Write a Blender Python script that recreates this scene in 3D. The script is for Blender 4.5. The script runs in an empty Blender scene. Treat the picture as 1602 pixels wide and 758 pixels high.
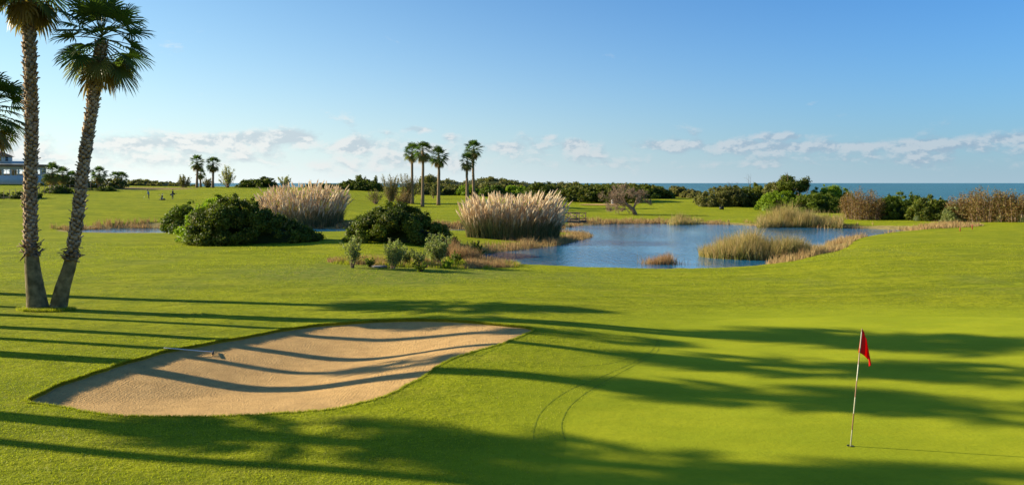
import bpy, math, random
import numpy as np
from mathutils import Vector
from mathutils.geometry import delaunay_2d_cdt

# ------------------------------------------------------------------ camera, world, sun
W, H, F, CX, HY, CZ = 1602.0, 758.0, 1246.0, 801.0, 286.0, 5.05
sc = bpy.context.scene
COL = sc.collection
cam = bpy.data.cameras.new("camera")
cam.sensor_width = 36.0
cam.lens = 36.0 * F / W
cam.shift_y = (HY - H / 2) / W
cam.clip_start, cam.clip_end = 0.1, 60000
camo = bpy.data.objects.new("camera", cam)
COL.objects.link(camo)
camo.location = (0, 0, CZ)
camo.rotation_euler = (math.radians(90), 0, 0)
sc.camera = camo

SUN_EL, SUN_AZ = math.radians(20.5), math.radians(-78.0)      # azimuth from +Y towards +X
sundir = Vector((math.sin(SUN_AZ) * math.cos(SUN_EL), math.cos(SUN_AZ) * math.cos(SUN_EL), math.sin(SUN_EL)))
EXPOSURE = 1.05
SKY_STRENGTH = 0.056
sc.view_settings.view_transform = 'Standard'
sc.view_settings.look = 'None'
sc.view_settings.gamma = 1.0
sc.view_settings.exposure = EXPOSURE
sc.view_settings.use_curve_mapping = False
L = bpy.data.lights.new("sun", 'SUN')
L.energy = 5.0
L.angle = math.radians(0.55)
L.color = (1.0, 0.875, 0.65)
lo = bpy.data.objects.new("sun", L)
COL.objects.link(lo)
lo.rotation_euler = sundir.to_track_quat('Z', 'Y').to_euler()


class NT:
    """tiny node-tree helper"""
    def __init__(s, tree):
        s.t = tree
        s.n = tree.nodes
        s.l = tree.links

    def add(s, typ, ins=None, **kw):
        nd = s.n.new(typ)
        for k, v in kw.items():
            setattr(nd, k, v)
        for k, v in (ins or {}).items():
            sock = nd.inputs[k]
            if isinstance(v, bpy.types.NodeSocket):
                s.l.new(v, sock)
            else:
                sock.default_value = v
        return nd

    def math(s, op, a, b=0.0, c=0.0, clamp=False):
        return s.add('ShaderNodeMath', {0: a, 1: b, 2: c}, operation=op, use_clamp=clamp).outputs[0]

    def mix(s, f, a, b, blend='MIX'):
        nd = s.add('ShaderNodeMix', data_type='RGBA', blend_type=blend)
        for k, v in ((0, f), (6, a), (7, b)):
            if isinstance(v, bpy.types.NodeSocket):
                s.l.new(v, nd.inputs[k])
            else:
                nd.inputs[k].default_value = v
        return nd.outputs[2]

    def noise(s, vec, scale, detail=3, rough=0.55, dist=0.0):
        nd = s.add('ShaderNodeTexNoise', {'Scale': scale, 'Detail': detail, 'Roughness': rough, 'Distortion': dist})
        if vec is not None:
            s.l.new(vec, nd.inputs['Vector'])
        return nd.outputs[0]

    def ramp(s, f, lo, hi, a=0.0, b=1.0):
        return s.add('ShaderNodeMapRange', {0: f, 1: lo, 2: hi, 3: a, 4: b}, interpolation_type='SMOOTHSTEP').outputs[0]

    def pos(s):
        return s.add('ShaderNodeNewGeometry').outputs['Position']

    def scaled(s, vec, v):
        return s.add('ShaderNodeVectorMath', {0: vec, 1: v}, operation='MULTIPLY').outputs[0]


def rgb(r, g, b):
    return (r, g, b, 1.0)


# ---- world: Nishita sky with a band of small fair-weather clouds near the horizon
world = bpy.data.worlds.new("World")
sc.world = world
world.use_nodes = True
wt = NT(world.node_tree)
wt.n.clear()
sky = wt.add('ShaderNodeTexSky', sky_type='NISHITA')
sky.sun_disc = False
sky.sun_elevation = SUN_EL
sky.sun_rotation = SUN_AZ
sky.altitude = 0
sky.air_density = 1.0
sky.dust_density = 0.6
sky.ozone_density = 2.0
tc = wt.add('ShaderNodeTexCoord').outputs['Generated']
sep = wt.add('ShaderNodeSeparateXYZ', {0: tc})
az = wt.math('ARCTAN2', sep.outputs[0], sep.outputs[1])
el = wt.math('ARCSINE', sep.outputs[2])
cv = wt.add('ShaderNodeCombineXYZ', {0: az, 1: wt.math('MULTIPLY', el, 1.9), 2: 0.0}).outputs[0]


def cloud_density(vec):
    base = wt.noise(vec, 11.0, 8, 0.62, 0.25)
    det = wt.noise(vec, 42.0, 5, 0.6, 0.0)
    return wt.math('ADD', wt.math('MULTIPLY', base, 0.75), wt.math('MULTIPLY', det, 0.25))


dens = cloud_density(cv)
cv2 = wt.add('ShaderNodeVectorMath', {0: cv, 1: (-0.004, 0.010, 0.0)}, operation='ADD').outputs[0]
dens_up = cloud_density(cv2)
# coverage threshold against elevation (radians): most cover in a low band
band = wt.math('MULTIPLY', wt.ramp(el, 0.004, 0.026), wt.ramp(el, 0.044, 0.074, 1.0, 0.0))
thin = wt.math('MULTIPLY', wt.ramp(el, 0.060, 0.12, 1.0, 0.0), 0.035)
left = wt.ramp(az, -0.55, 0.25, 0.020, 0.0)
thr = wt.math('SUBTRACT', wt.math('SUBTRACT', wt.math('SUBTRACT', 0.628, thin), wt.math('MULTIPLY', band, 0.135)), left)
# individual puffs
puff = None
for (px, py, rw, rh, s) in [(466, 214, 42, 11, .22), (662, 202, 38, 7, .21), (548, 228, 34, 10, .21), (395, 216, 34, 10, .17), (310, 218, 34, 9, .16), (215, 224, 40, 8, .13), (702, 214, 14, 8, .14),
                            (902, 227, 20, 10, .20), (858, 214, 16, 6, .1), (940, 212, 18, 6, .09), (1278, 160, 20, 8, .12),
                            (1216, 213, 40, 6, .12), (1125, 166, 14, 6, .08), (1410, 174, 22, 7, .07), (345, 218, 60, 12, .14),
                            (1585, 216, 40, 7, .10), (1340, 228, 60, 6, .10), (1240, 230, 50, 7, .10), (1050, 227, 60, 9, .13),
                            (1150, 228, 50, 9, .12), (1460, 226, 60, 8, .11), (790, 230, 30, 8, .10), (610, 207, 14, 5, .08)]:
    a0 = math.atan2(px - CX, F)
    e0 = math.atan2(HY - py, math.hypot(F, px - CX))
    dx = wt.math('DIVIDE', wt.math('SUBTRACT', az, a0), rw / F)
    dy = wt.math('DIVIDE', wt.math('SUBTRACT', el, e0), rh / F)
    r2 = wt.math('ADD', wt.math('MULTIPLY', dx, dx), wt.math('MULTIPLY', dy, dy))
    g = wt.math('MULTIPLY', wt.math('EXPONENT', wt.math('MULTIPLY', r2, -1.0)), s)
    puff = g if puff is None else wt.math('MAXIMUM', puff, g)
thr = wt.math('SUBTRACT', thr, wt.math('MULTIPLY', puff, 1.25))
cov = wt.ramp(wt.math('SUBTRACT', dens, thr), -0.01, 0.16)
cov = wt.math('MULTIPLY', cov, wt.ramp(el, 0.0, 0.012))
cov = wt.math('MULTIPLY', cov, wt.ramp(az, -.3, .4, .80, .62))
lit = wt.ramp(wt.math('SUBTRACT', dens, dens_up), -0.035, 0.035)
leftlit = wt.ramp(az, -0.6, 0.5, 1.0, 0.0)
ccol_l = wt.mix(lit, rgb(0.66, 0.75, 0.80), rgb(1.0, 1.0, 0.97))
ccol_r = wt.mix(lit, rgb(0.36, 0.46, 0.60), rgb(0.66, 0.70, 0.76))
ccol = wt.mix(leftlit, ccol_r, ccol_l)
ccol = wt.mix(1.0, ccol, rgb(8.0, 8.0, 8.0), 'MULTIPLY')
tl = wt.ramp(az, -0.6, 0.6)
tcol_ = wt.mix(tl, rgb(0.72, 1.15, 1.38), rgb(0.31, 0.93, 1.60))
tinted = wt.mix(1.0, sky.outputs[0], tcol_, 'MULTIPLY')
hz = wt.math('EXPONENT', wt.math('MULTIPLY', wt.math('MAXIMUM', el, 0.0), -9.5))
hcol = wt.mix(tl, rgb(8.8, 9.4, 9.3), rgb(3.4, 4.7, 5.6))
tinted = wt.mix(wt.math('MULTIPLY', hz, .95), tinted, hcol)
skyc = wt.mix(cov, tinted, ccol)
bg = wt.add('ShaderNodeBackground', {'Color': skyc, 'Strength': SKY_STRENGTH})
wo = wt.add('ShaderNodeOutputWorld', {'Surface': bg.outputs[0]})

# ------------------------------------------------------------------ numeric helpers
rng = np.random.default_rng(7)


def px2w(px, py, z):
    """ground point under pixel (px,py) of the photo for a surface at height z"""
    d = (CZ - z) * F / (py - HY)
    return ((px - CX) / F * d, d)


def smooth(a, b, x):
    t = np.clip((x - a) / (b - a), 0, 1)
    return t * t * (3 - 2 * t)


def _hash(ix, iy, s):
    n = (ix.astype(np.int64) * 374761393 + iy.astype(np.int64) * 668265263 + s * 974634777) & 0x7fffffff
    n = ((n ^ (n >> 13)) * 1274126177) & 0x7fffffff
    return ((n ^ (n >> 16)) & 0xffff) / 65535.0


def vnoise(x, y, s=0):
    ix, iy = np.floor(x), np.floor(y)
    fx, fy = x - ix, y - iy
    fx, fy = fx * fx * (3 - 2 * fx), fy * fy * (3 - 2 * fy)
    a, b = _hash(ix, iy, s), _hash(ix + 1, iy, s)
    c, d = _hash(ix, iy + 1, s), _hash(ix + 1, iy + 1, s)
    return (a + (b - a) * fx) * (1 - fy) + (c + (d - c) * fx) * fy - 0.5


def fbm(x, y, s=0, o=4):
    r, a = 0, 1.0
    for i in range(o):
        r = r + a * vnoise(x * 2 ** i, y * 2 ** i, s + i)
        a *= .5
    return r


def spline(pts, n=8, closed=True):
    p = np.array(pts, float)
    out = []
    m = len(p)
    for i in range(m if closed else m - 1):
        if closed:
            p0, p1, p2, p3 = p[(i - 1) % m], p[i], p[(i + 1) % m], p[(i + 2) % m]
        else:
            p0, p1, p2, p3 = p[max(i - 1, 0)], p[i], p[i + 1], p[min(i + 2, m - 1)]
        for k in range(n):
            t = k / n
            out.append(.5 * (2 * p1 + (p2 - p0) * t + (2 * p0 - 5 * p1 + 4 * p2 - p3) * t * t + (3 * p1 - p0 - 3 * p2 + p3) * t ** 3))
    if not closed:
        out.append(p[-1])
    return np.array(out)


def sdf(poly, x, y):
    """signed distance (negative inside)"""
    x = np.atleast_1d(np.asarray(x, float)); y = np.atleast_1d(np.asarray(y, float))
    d = np.full(x.shape, 1e9)
    ins = np.zeros(x.shape, bool)
    q = np.roll(poly, -1, 0)
    for (ax, ay), (bx, by) in zip(poly, q):
        ex, ey = bx - ax, by - ay
        t = np.clip(((x - ax) * ex + (y - ay) * ey) / (ex * ex + ey * ey + 1e-12), 0, 1)
        d = np.minimum(d, (x - ax - t * ex) ** 2 + (y - ay - t * ey) ** 2)
        c = ((ay > y) != (by > y))
        with np.errstate(divide='ignore', invalid='ignore'):
            xi = ex * (y - ay) / (by - ay if by != ay else 1e-12) + ax
        ins ^= c & (x < xi)
    d = np.sqrt(d)
    return np.where(ins, -d, d)


# ------------------------------------------------------------------ terrain
ROWS = {
    5: [(-400, 0), (400, 0), (1200, 0), (2000, 0)],
    14: [(-200, .08), (400, 0), (800, 0), (1200, 0), (1800, 0)],
    19: [(-200, .1), (200, .0), (650, .18), (1000, .05), (1800, .02)],
    23: [(-200, .12), (200, .05), (500, .02), (780, .34), (1000, .05), (1300, 0), (1800, .1)],
    28: [(-200, .15), (200, .05), (600, .08), (830, .26), (1100, 0), (1300, 0), (1800, .1)],
    34: [(-200, .1), (200, .02), (600, .1), (830, .15), (1100, -.05), (1800, .1)],
    42: [(-200, .1), (200, .06), (620, -.02), (800, -.15), (1200, -.3), (1600, .05)],
    54: [(-200, .1), (200, .05), (620, -.02), (760, -.4), (880, -.62), (1180, -.6), (1300, -.2), (1600, .08)],
    66: [(-200, .04), (400, .02), (640, .05), (780, -.7), (1000, -.95), (1200, -.9), (1400, .0), (1700, .1)],
    82: [(-200, -.12), (200, -.12), (480, -.02), (640, -.1), (780, -.5), (1000, -.95), (1400, -.35), (1550, -.05), (1800, .0)],
    92: [(-200, -.8), (200, -.8), (480, -.7), (640, -.45), (800, -.5), (1000, -.9), (1550, -.1)],
    104: [(-200, -.7), (200, -.8), (480, -.75), (640, -.5), (900, -.6), (1200, -.9), (1550, -.12), (1800, 0)],
    114: [(-200, .4), (200, .3), (480, .2), (640, .0), (900, -.6), (1100, -.8), (1300, -.7), (1600, -.3)],
    127: [(-200, 1.4), (240, 1.3), (480, .6), (640, .1), (900, -.5), (1100, -.6), (1300, -.5), (1700, -.5)],
    145: [(-200, 2.4), (240, 2.14), (480, 1.5), (640, .25), (800, -.05), (970, -.4), (1200, -.5), (1500, -1)],
    172: [(-200, 4.2), (0, 4.2), (240, 3.3), (480, 2.6), (640, .5), (740, .6), (900, .0), (1100, 0), (1300, -.5), (1600, -1.5)],
    208: [(-200, 5), (0, 4.95), (240, 4.1), (480, 3.75), (600, 2.3), (740, 1.7), (900, 1), (1050, .9), (1200, .3), (1500, -2)],
    250: [(-200, 5), (0, 4.9), (240, 3.9), (480, 3.6), (600, 3.2), (740, 2.8), (900, 2), (1050, 1.1), (1200, -.3), (1500, -3)],
    330: [(-200, 3.5), (240, 2.5), (600, 3), (800, 2.5), (1050, 0), (1300, -3), (1600, -5)],
    450: [(-200, 0), (240, -3), (600, -3), (800, -4), (1050, -6), (1600, -8)],
    620: [(-200, -8), (240, -12), (600, -12), (1050, -14), (1600, -14)],
}
ctrl = []
for d, lst in ROWS.items():
    for (px, z) in lst:
        ctrl.append((math.atan2(px - CX, F) * 1.6, math.log(d), z))
ctrl = np.array(ctrl)


def _U(r2):
    return 0.5 * r2 * np.log(r2 + 1e-12)


_n = len(ctrl)
_K = _U(((ctrl[:, None, :2] - ctrl[None, :, :2]) ** 2).sum(-1)) + np.eye(_n) * 2e-4
_P = np.c_[np.ones(_n), ctrl[:, :2]]
_A = np.block([[_K, _P], [_P.T, np.zeros((3, 3))]])
_w = np.linalg.solve(_A, np.r_[ctrl[:, 2], 0, 0, 0])


def _tps(u, v):
    out = np.empty(len(u))
    for i in range(0, len(u), 20000):
        uu, vv = u[i:i + 20000, None], v[i:i + 20000, None]
        out[i:i + 20000] = _U((uu - ctrl[None, :, 0]) ** 2 + (vv - ctrl[None, :, 1]) ** 2) @ _w[:_n] + _w[_n] + u[i:i + 20000] * _w[_n + 1] + v[i:i + 20000] * _w[_n + 2]
    return out


def natural(x, y):
    x = np.atleast_1d(np.asarray(x, float)); y = np.atleast_1d(np.asarray(y, float))
    sh = x.shape
    x, y = x.ravel(), y.ravel()
    # control rows are in camera depth (y) near the front; use y for front, radius elsewhere
    a = np.arctan2(x, y)
    r = np.hypot(x, y)
    ac = np.clip(a, -.70, .70)
    dd = np.clip(np.where(np.abs(a) < .70, y, r * math.cos(.70)), 5, 620)
    z = _tps(ac * 1.6, np.log(dd))
    back = smooth(.75, 1.6, np.abs(a))
    zb = _tps(np.zeros(len(dd)), np.log(np.clip(dd, 5, 30))) * 0 + .0 - smooth(120, 500, r) * 3
    z = z * (1 - back) + zb * back
    z = z + .035 * fbm(x / 7, y / 7, 3, 3) * smooth(6, 12, r) + .12 * fbm(x / 24, y / 24, 9, 2) * smooth(30, 60, r)
    z = np.where(r > 700, np.minimum(z, -13), z)
    return z.reshape(sh)


# outlines -------------------------------------------------------------
def ray_nat(px, py, fn=None, dmax=400):
    fn = fn or natural
    d = np.exp(np.linspace(math.log(5), math.log(dmax), 1500))
    x = (px - CX) / F * d
    zr = CZ - (py - HY) / F * d
    zt = fn(x, d)
    k = np.argmax(zr < zt)
    if k == 0:
        k = len(d) - 1
    return x[k], d[k]


bunker_px = [(42, 625), (95, 600), (150, 581), (210, 562), (262, 548), (330, 536), (400, 523), (455, 513), (520, 506), (600, 501), (665, 499),
             (730, 502), (790, 508), (836, 514), (822, 524), (775, 541), (722, 556), (678, 576), (642, 600), (600, 620), (550, 634), (480, 644),
             (400, 650), (330, 651), (250, 651), (180, 648), (120, 641), (68, 633)]
BUNK = spline([ray_nat(*p) for p in bunker_px], 7)
_jit = fbm(BUNK[:, 0] * 1.3, BUNK[:, 1] * 1.3, 21, 4) * .16
_c = BUNK.mean(0)
BUNK = BUNK + (BUNK - _c) / np.linalg.norm(BUNK - _c, axis=1)[:, None] * _jit[:, None]

green_px = [(884, 706), (886, 660), (915, 622), (975, 586), (1025, 548), (1035, 522), (1075, 506), (1150, 499), (1280, 496), (1450, 495), (1640, 499)]
GREEN = [ray_nat(*p) for p in green_px] + [(24, 27), (28, 20), (26, 12), (18, 6.5), (9, 4.0), (3, 4.2), (-0.5, 8), (.4, 12)]
GREEN = spline(GREEN, 7)

PW = -1.0
def wp(px, py):
    return px2w(px, py, PW)


pond_main = [(735, 409), (800, 415), (880, 417), (1000, 419), (1100, 419), (1180, 416), (1222, 408), (1262, 401), (1285, 392), (1302, 380), (1330, 373), (1372, 368),
             (1420, 365), (1424, 361), (1370, 358), (1300, 357), (1200, 354), (1100, 350), (1000, 350), (950, 350.5), (905, 353), (880, 357), (866, 363),
             (884, 364.5), (926, 368), (905, 376), (870, 384), (820, 390), (770, 396), (745, 401)]
POND = spline([wp(*p) for p in pond_main], 5)
CHAN = spline([(-55, 100), (-48, 97), (-36, 97), (-22, 98), (-8, 96.5), (0, 97), (8, 96), (12, 100), (9, 106), (0, 104), (-9, 103), (-22, 105), (-38, 106), (-49, 106), (-54, 104)], 5)


def water_sd(x, y):
    return np.minimum(sdf(POND, x, y), sdf(CHAN, x, y))


def bank(x, y):
    """ground height with the pond basin"""
    z = natural(x, y)
    shp = z.shape
    xf, yf, zf = np.ravel(x).astype(float), np.ravel(y).astype(float), z.ravel().copy()
    m = (yf > 40) & (yf < 150) & (np.abs(xf) < 95)
    if m.any():
        s = water_sd(xf[m], yf[m]) + fbm(xf[m] / 1.7, yf[m] / 1.7, 5, 3) * .5
        zi = PW - np.minimum(1.2, .4 * -s)
        zo = PW + .02 + (np.maximum(zf[m], PW + .12) - PW - .02) * smooth(-.1, 3.2, s)
        zf[m] = np.where(s < 0, zi, zo)
    return zf.reshape(shp)


def ground_z(x, y):
    z = bank(x, y)
    shp = z.shape
    xf, yf, zf = np.ravel(x).astype(float), np.ravel(y).astype(float), z.ravel().copy()
    m = (np.abs(xf + 5) < 12) & (np.abs(yf - 22) < 12)
    if m.any():
        s = sdf(BUNK, xf[m], yf[m])
        zz = zf[m] + .015 * np.exp(-(s / .5) ** 2) * (s > 0)
        zf[m] = zz
    return zf.reshape(shp)


def sand_z(x, y):
    s = -sdf(BUNK, x, y)
    k_ = smooth(-7.5, -2.5, np.asarray(x, float) - (np.asarray(y, float) - 22) * .55)
    wid = 1.5 + 3.0 * k_
    return bank(x, y) - .085 + .02 * k_ - .10 * (1 - .8 * k_) * smooth(0, 1, s / .7) - .30 * smooth(0, 1, s / 4.2) + .015 * fbm(np.asarray(x) * .9, np.asarray(y) * .9, 31, 3)


def gz(x, y):
    return float(ground_z(np.array([x]), np.array([y]))[0])


def at(px, py):
    """where the photo's ray through (px,py) meets the ground"""
    x, y = ray_nat(px, py, bank)
    return x, y, gz(x, y)


def col(px, d):
    """ground point in the photo's column px at depth d"""
    x = (px - CX) / F * d
    return x, d, gz(x, d)


# ------------------------------------------------------------------ mesh helpers
def mesh(name, verts, faces, mats, parent=None, tint=None, fmat=None, smooth_=False, loc=None, extra=None):
    """verts (n,3); faces: list of arrays (m,k)"""
    verts = np.asarray(verts, np.float64)
    if loc is not None:
        verts = verts - np.array(loc)
    if isinstance(faces, np.ndarray):
        faces = [faces]
    faces = [np.asarray(f, np.int32) for f in faces if len(f)]
    me = bpy.data.meshes.new(name)
    nl = sum(f.size for f in faces)
    nf = sum(len(f) for f in faces)
    me.vertices.add(len(verts))
    me.vertices.foreach_set('co', verts.astype(np.float32).ravel())
    me.loops.add(nl)
    me.loops.foreach_set('vertex_index', np.concatenate([f.ravel() for f in faces]))
    me.polygons.add(nf)
    tot = np.concatenate([np.full(len(f), f.shape[1], np.int32) for f in faces])
    st = np.r_[0, np.cumsum(tot)[:-1]].astype(np.int32)
    me.polygons.foreach_set('loop_start', st)
    me.polygons.foreach_set('loop_total', tot)
    if smooth_:
        me.polygons.foreach_set('use_smooth', np.ones(nf, bool))
    for m in (mats if isinstance(mats, (list, tuple)) else [mats]):
        me.materials.append(m)
    if fmat is not None:
        me.polygons.foreach_set('material_index', np.asarray(fmat, np.int32))
    if tint is not None:
        t = np.asarray(tint, np.float32)
        if t.ndim == 1:
            t = np.c_[t, np.zeros(len(t))]
        c = np.c_[t, np.zeros((len(t), 4 - t.shape[1]))].astype(np.float32)
        a = me.color_attributes.new('tint', 'FLOAT_COLOR', 'POINT')
        a.data.foreach_set('color', c.ravel())
    me.update(calc_edges=True)
    me.validate()
    o = bpy.data.objects.new(name, me)
    COL.objects.link(o)
    if loc is not None and parent is None:
        o.location = loc
    if parent is not None:
        o.parent = parent
    return o


def tag(o, label=None, cat=None, group=None, kind=None):
    if label: o['label'] = label
    if cat: o['category'] = cat
    if group: o['group'] = group
    if kind: o['kind'] = kind
    return o


def thing(name, label, cat, loc, rz=0, group=None):
    o = bpy.data.objects.new(name, None)
    COL.objects.link(o)
    o.empty_display_size = .3
    o.location = loc
    o.rotation_euler = (0, 0, rz)
    return tag(o, label, cat, group)


class MB:
    """collects pieces into one mesh"""
    def __init__(s):
        s.v, s.q, s.t, s.tint, s.n = [], [], [], [], 0

    def add(s, v, q=None, t=None, tint=0.5):
        v = np.asarray(v, float).reshape(-1, 3)
        if q is not None and len(q): s.q.append(np.asarray(q) + s.n)
        if t is not None and len(t): s.t.append(np.asarray(t) + s.n)
        s.v.append(v)
        ti = np.asarray(tint, float)
        if ti.ndim == 0: ti = np.full((len(v), 2), [float(ti), 0.0])
        elif ti.ndim == 1 and len(ti) == 2 and len(v) != 2: ti = np.tile(ti, (len(v), 1))
        elif ti.ndim == 1: ti = np.c_[ti, ti * 0]
        s.tint.append(ti)
        s.n += len(v)

    def box(s, c, size, rz=0, tint=.5, rot=None):
        x, y, z = [k / 2 for k in size]
        p = np.array([[-x, -y, -z], [x, -y, -z], [x, y, -z], [-x, y, -z], [-x, -y, z], [x, -y, z], [x, y, z], [-x, y, z]])
        if rot is not None:
            p = p @ np.array(rot).T
        if rz:
            cr, sr = math.cos(rz), math.sin(rz)
            p = p @ np.array([[cr, -sr, 0], [sr, cr, 0], [0, 0, 1]]).T
        s.add(p + np.array(c), q=[[0, 3, 2, 1], [4, 5, 6, 7], [0, 1, 5, 4], [1, 2, 6, 5], [2, 3, 7, 6], [3, 0, 4, 7]], tint=tint)

    def beam(s, a, b, w, h, tint=.5):
        a, b = np.array(a, float), np.array(b, float)
        d = b - a
        L_ = np.linalg.norm(d); d /= L_
        up = np.array([0, 0, 1.]) if abs(d[2]) < .95 else np.array([1., 0, 0])
        sx = np.cross(d, up); sx /= np.linalg.norm(sx)
        uz = np.cross(sx, d)
        s.box((a + b) / 2, (L_, w, h), rot=np.c_[d, sx, uz], tint=tint)

    def tube(s, pts, rad, n=8, tint=.5, cap=True, wob=0.0):
        pts = np.asarray(pts, float)
        k = len(pts)
        rad = np.broadcast_to(np.asarray(rad, float), (k,))
        T = np.gradient(pts, axis=0)
        T /= np.linalg.norm(T, axis=1)[:, None] + 1e-9
        ref = np.array([0, 0, 1.]) if abs(T[0, 2]) < .8 else np.array([1., 0, 0])
        A = np.cross(T, ref); A /= np.linalg.norm(A, axis=1)[:, None] + 1e-9
        B = np.cross(T, A)
        th = np.arange(n) / n * 2 * np.pi
        r = rad[:, None] * (1 + wob * rng.standard_normal((k, n)))
        v = pts[:, None] + r[..., None] * (np.cos(th)[None, :, None] * A[:, None] + np.sin(th)[None, :, None] * B[:, None])
        i = np.arange(k - 1)[:, None] * n
        j = np.arange(n)[None]
        j2 = (j + 1) % n
        q = np.stack([i + j, i + j2, i + n + j2, i + n + j], -1).reshape(-1, 4)
        v = v.reshape(-1, 3)
        t = []
        if cap:
            v = np.r_[v, pts[:1], pts[-1:]]
            c0, c1 = k * n, k * n + 1
            t = [[c0, (a + 1) % n, a] for a in range(n)] + [[c1, (k - 1) * n + a, (k - 1) * n + (a + 1) % n] for a in range(n)]
        s.add(v, q, t, tint)

    def lathe(s, prof, n=16, c=(0, 0, 0), tint=.5):
        s.tube_profile = None
        th = np.arange(n) / n * 2 * np.pi
        pr = np.array(prof, float)
        v = np.stack([pr[:, None, 0] * np.cos(th), pr[:, None, 0] * np.sin(th), np.repeat(pr[:, 1:2], n, 1)], -1).reshape(-1, 3) + np.array(c)
        k = len(pr)
        i = np.arange(k - 1)[:, None] * n
        j = np.arange(n)[None]
        q = np.stack([i + j, i + (j + 1) % n, i + n + (j + 1) % n, i + n + j], -1).reshape(-1, 4)
        s.add(v, q, tint=tint)

    def build(s, name, mats, parent=None, smooth_=False, loc=None):
        f = []
        if s.q: f.append(np.concatenate(s.q))
        if s.t: f.append(np.concatenate(s.t))
        return mesh(name, np.concatenate(s.v), f, mats, parent, tint=np.concatenate(s.tint), smooth_=smooth_, loc=loc)


# ------------------------------------------------------------------ materials
def new_mat(name):
    m = bpy.data.materials.new(name)
    m.use_nodes = True
    t = NT(m.node_tree)
    t.n.clear()
    out = t.add('ShaderNodeOutputMaterial')
    return m, t, out


def simple(name, c, rough=.6, c2=None, scale=8, bump=0.0, metal=0.0, spec=.5, coord='pos'):
    m, t, out = new_mat(name)
    p = t.pos()
    n = t.noise(p, scale, 4)
    cc = t.mix(t.ramp(n, .3, .7), rgb(*c), rgb(*(c2 or tuple(k * .7 for k in c))))
    b = t.add('ShaderNodeBsdfPrincipled', {'Base Color': cc, 'Roughness': rough, 'Metallic': metal, 'Specular IOR Level': spec})
    if bump:
        t.l.new(t.add('ShaderNodeBump', {'Height': n, 'Strength': bump, 'Distance': .02}).outputs[0], b.inputs['Normal'])
    t.l.new(b.outputs[0], out.inputs[0])
    return m


def leafmat(name, dark, light, alt, trans=.35, rough=.55, tcol=None, spec=.2):
    """leaf: colour between dark and light per leaf (tint.r), towards alt by tint.g"""
    m, t, out = new_mat(name)
    at_ = t.add('ShaderNodeVertexColor', layer_name='tint').outputs[0]
    s = t.add('ShaderNodeSeparateColor', {0: at_})
    c = t.mix(s.outputs[0], rgb(*dark), rgb(*light))
    c = t.mix(s.outputs[1], c, rgb(*alt))
    b = t.add('ShaderNodeBsdfPrincipled', {'Base Color': c, 'Roughness': rough, 'Specular IOR Level': spec})
    tc_ = t.mix(1.0, c, rgb(*(tcol or (1.35, 1.5, .7))), 'MULTIPLY')
    tr = t.add('ShaderNodeBsdfTranslucent', {'Color': tc_})
    mx = t.add('ShaderNodeMixShader', {0: trans})
    t.l.new(b.outputs[0], mx.inputs[1]); t.l.new(tr.outputs[0], mx.inputs[2])
    t.l.new(mx.outputs[0], out.inputs[0])
    return m


def bumpn(t, h, strength, dist, normal=None):
    nd = t.add('ShaderNodeBump', {'Height': h, 'Strength': strength, 'Distance': dist})
    if normal is not None:
        t.l.new(normal, nd.inputs['Normal'])
    return nd.outputs[0]


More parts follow.
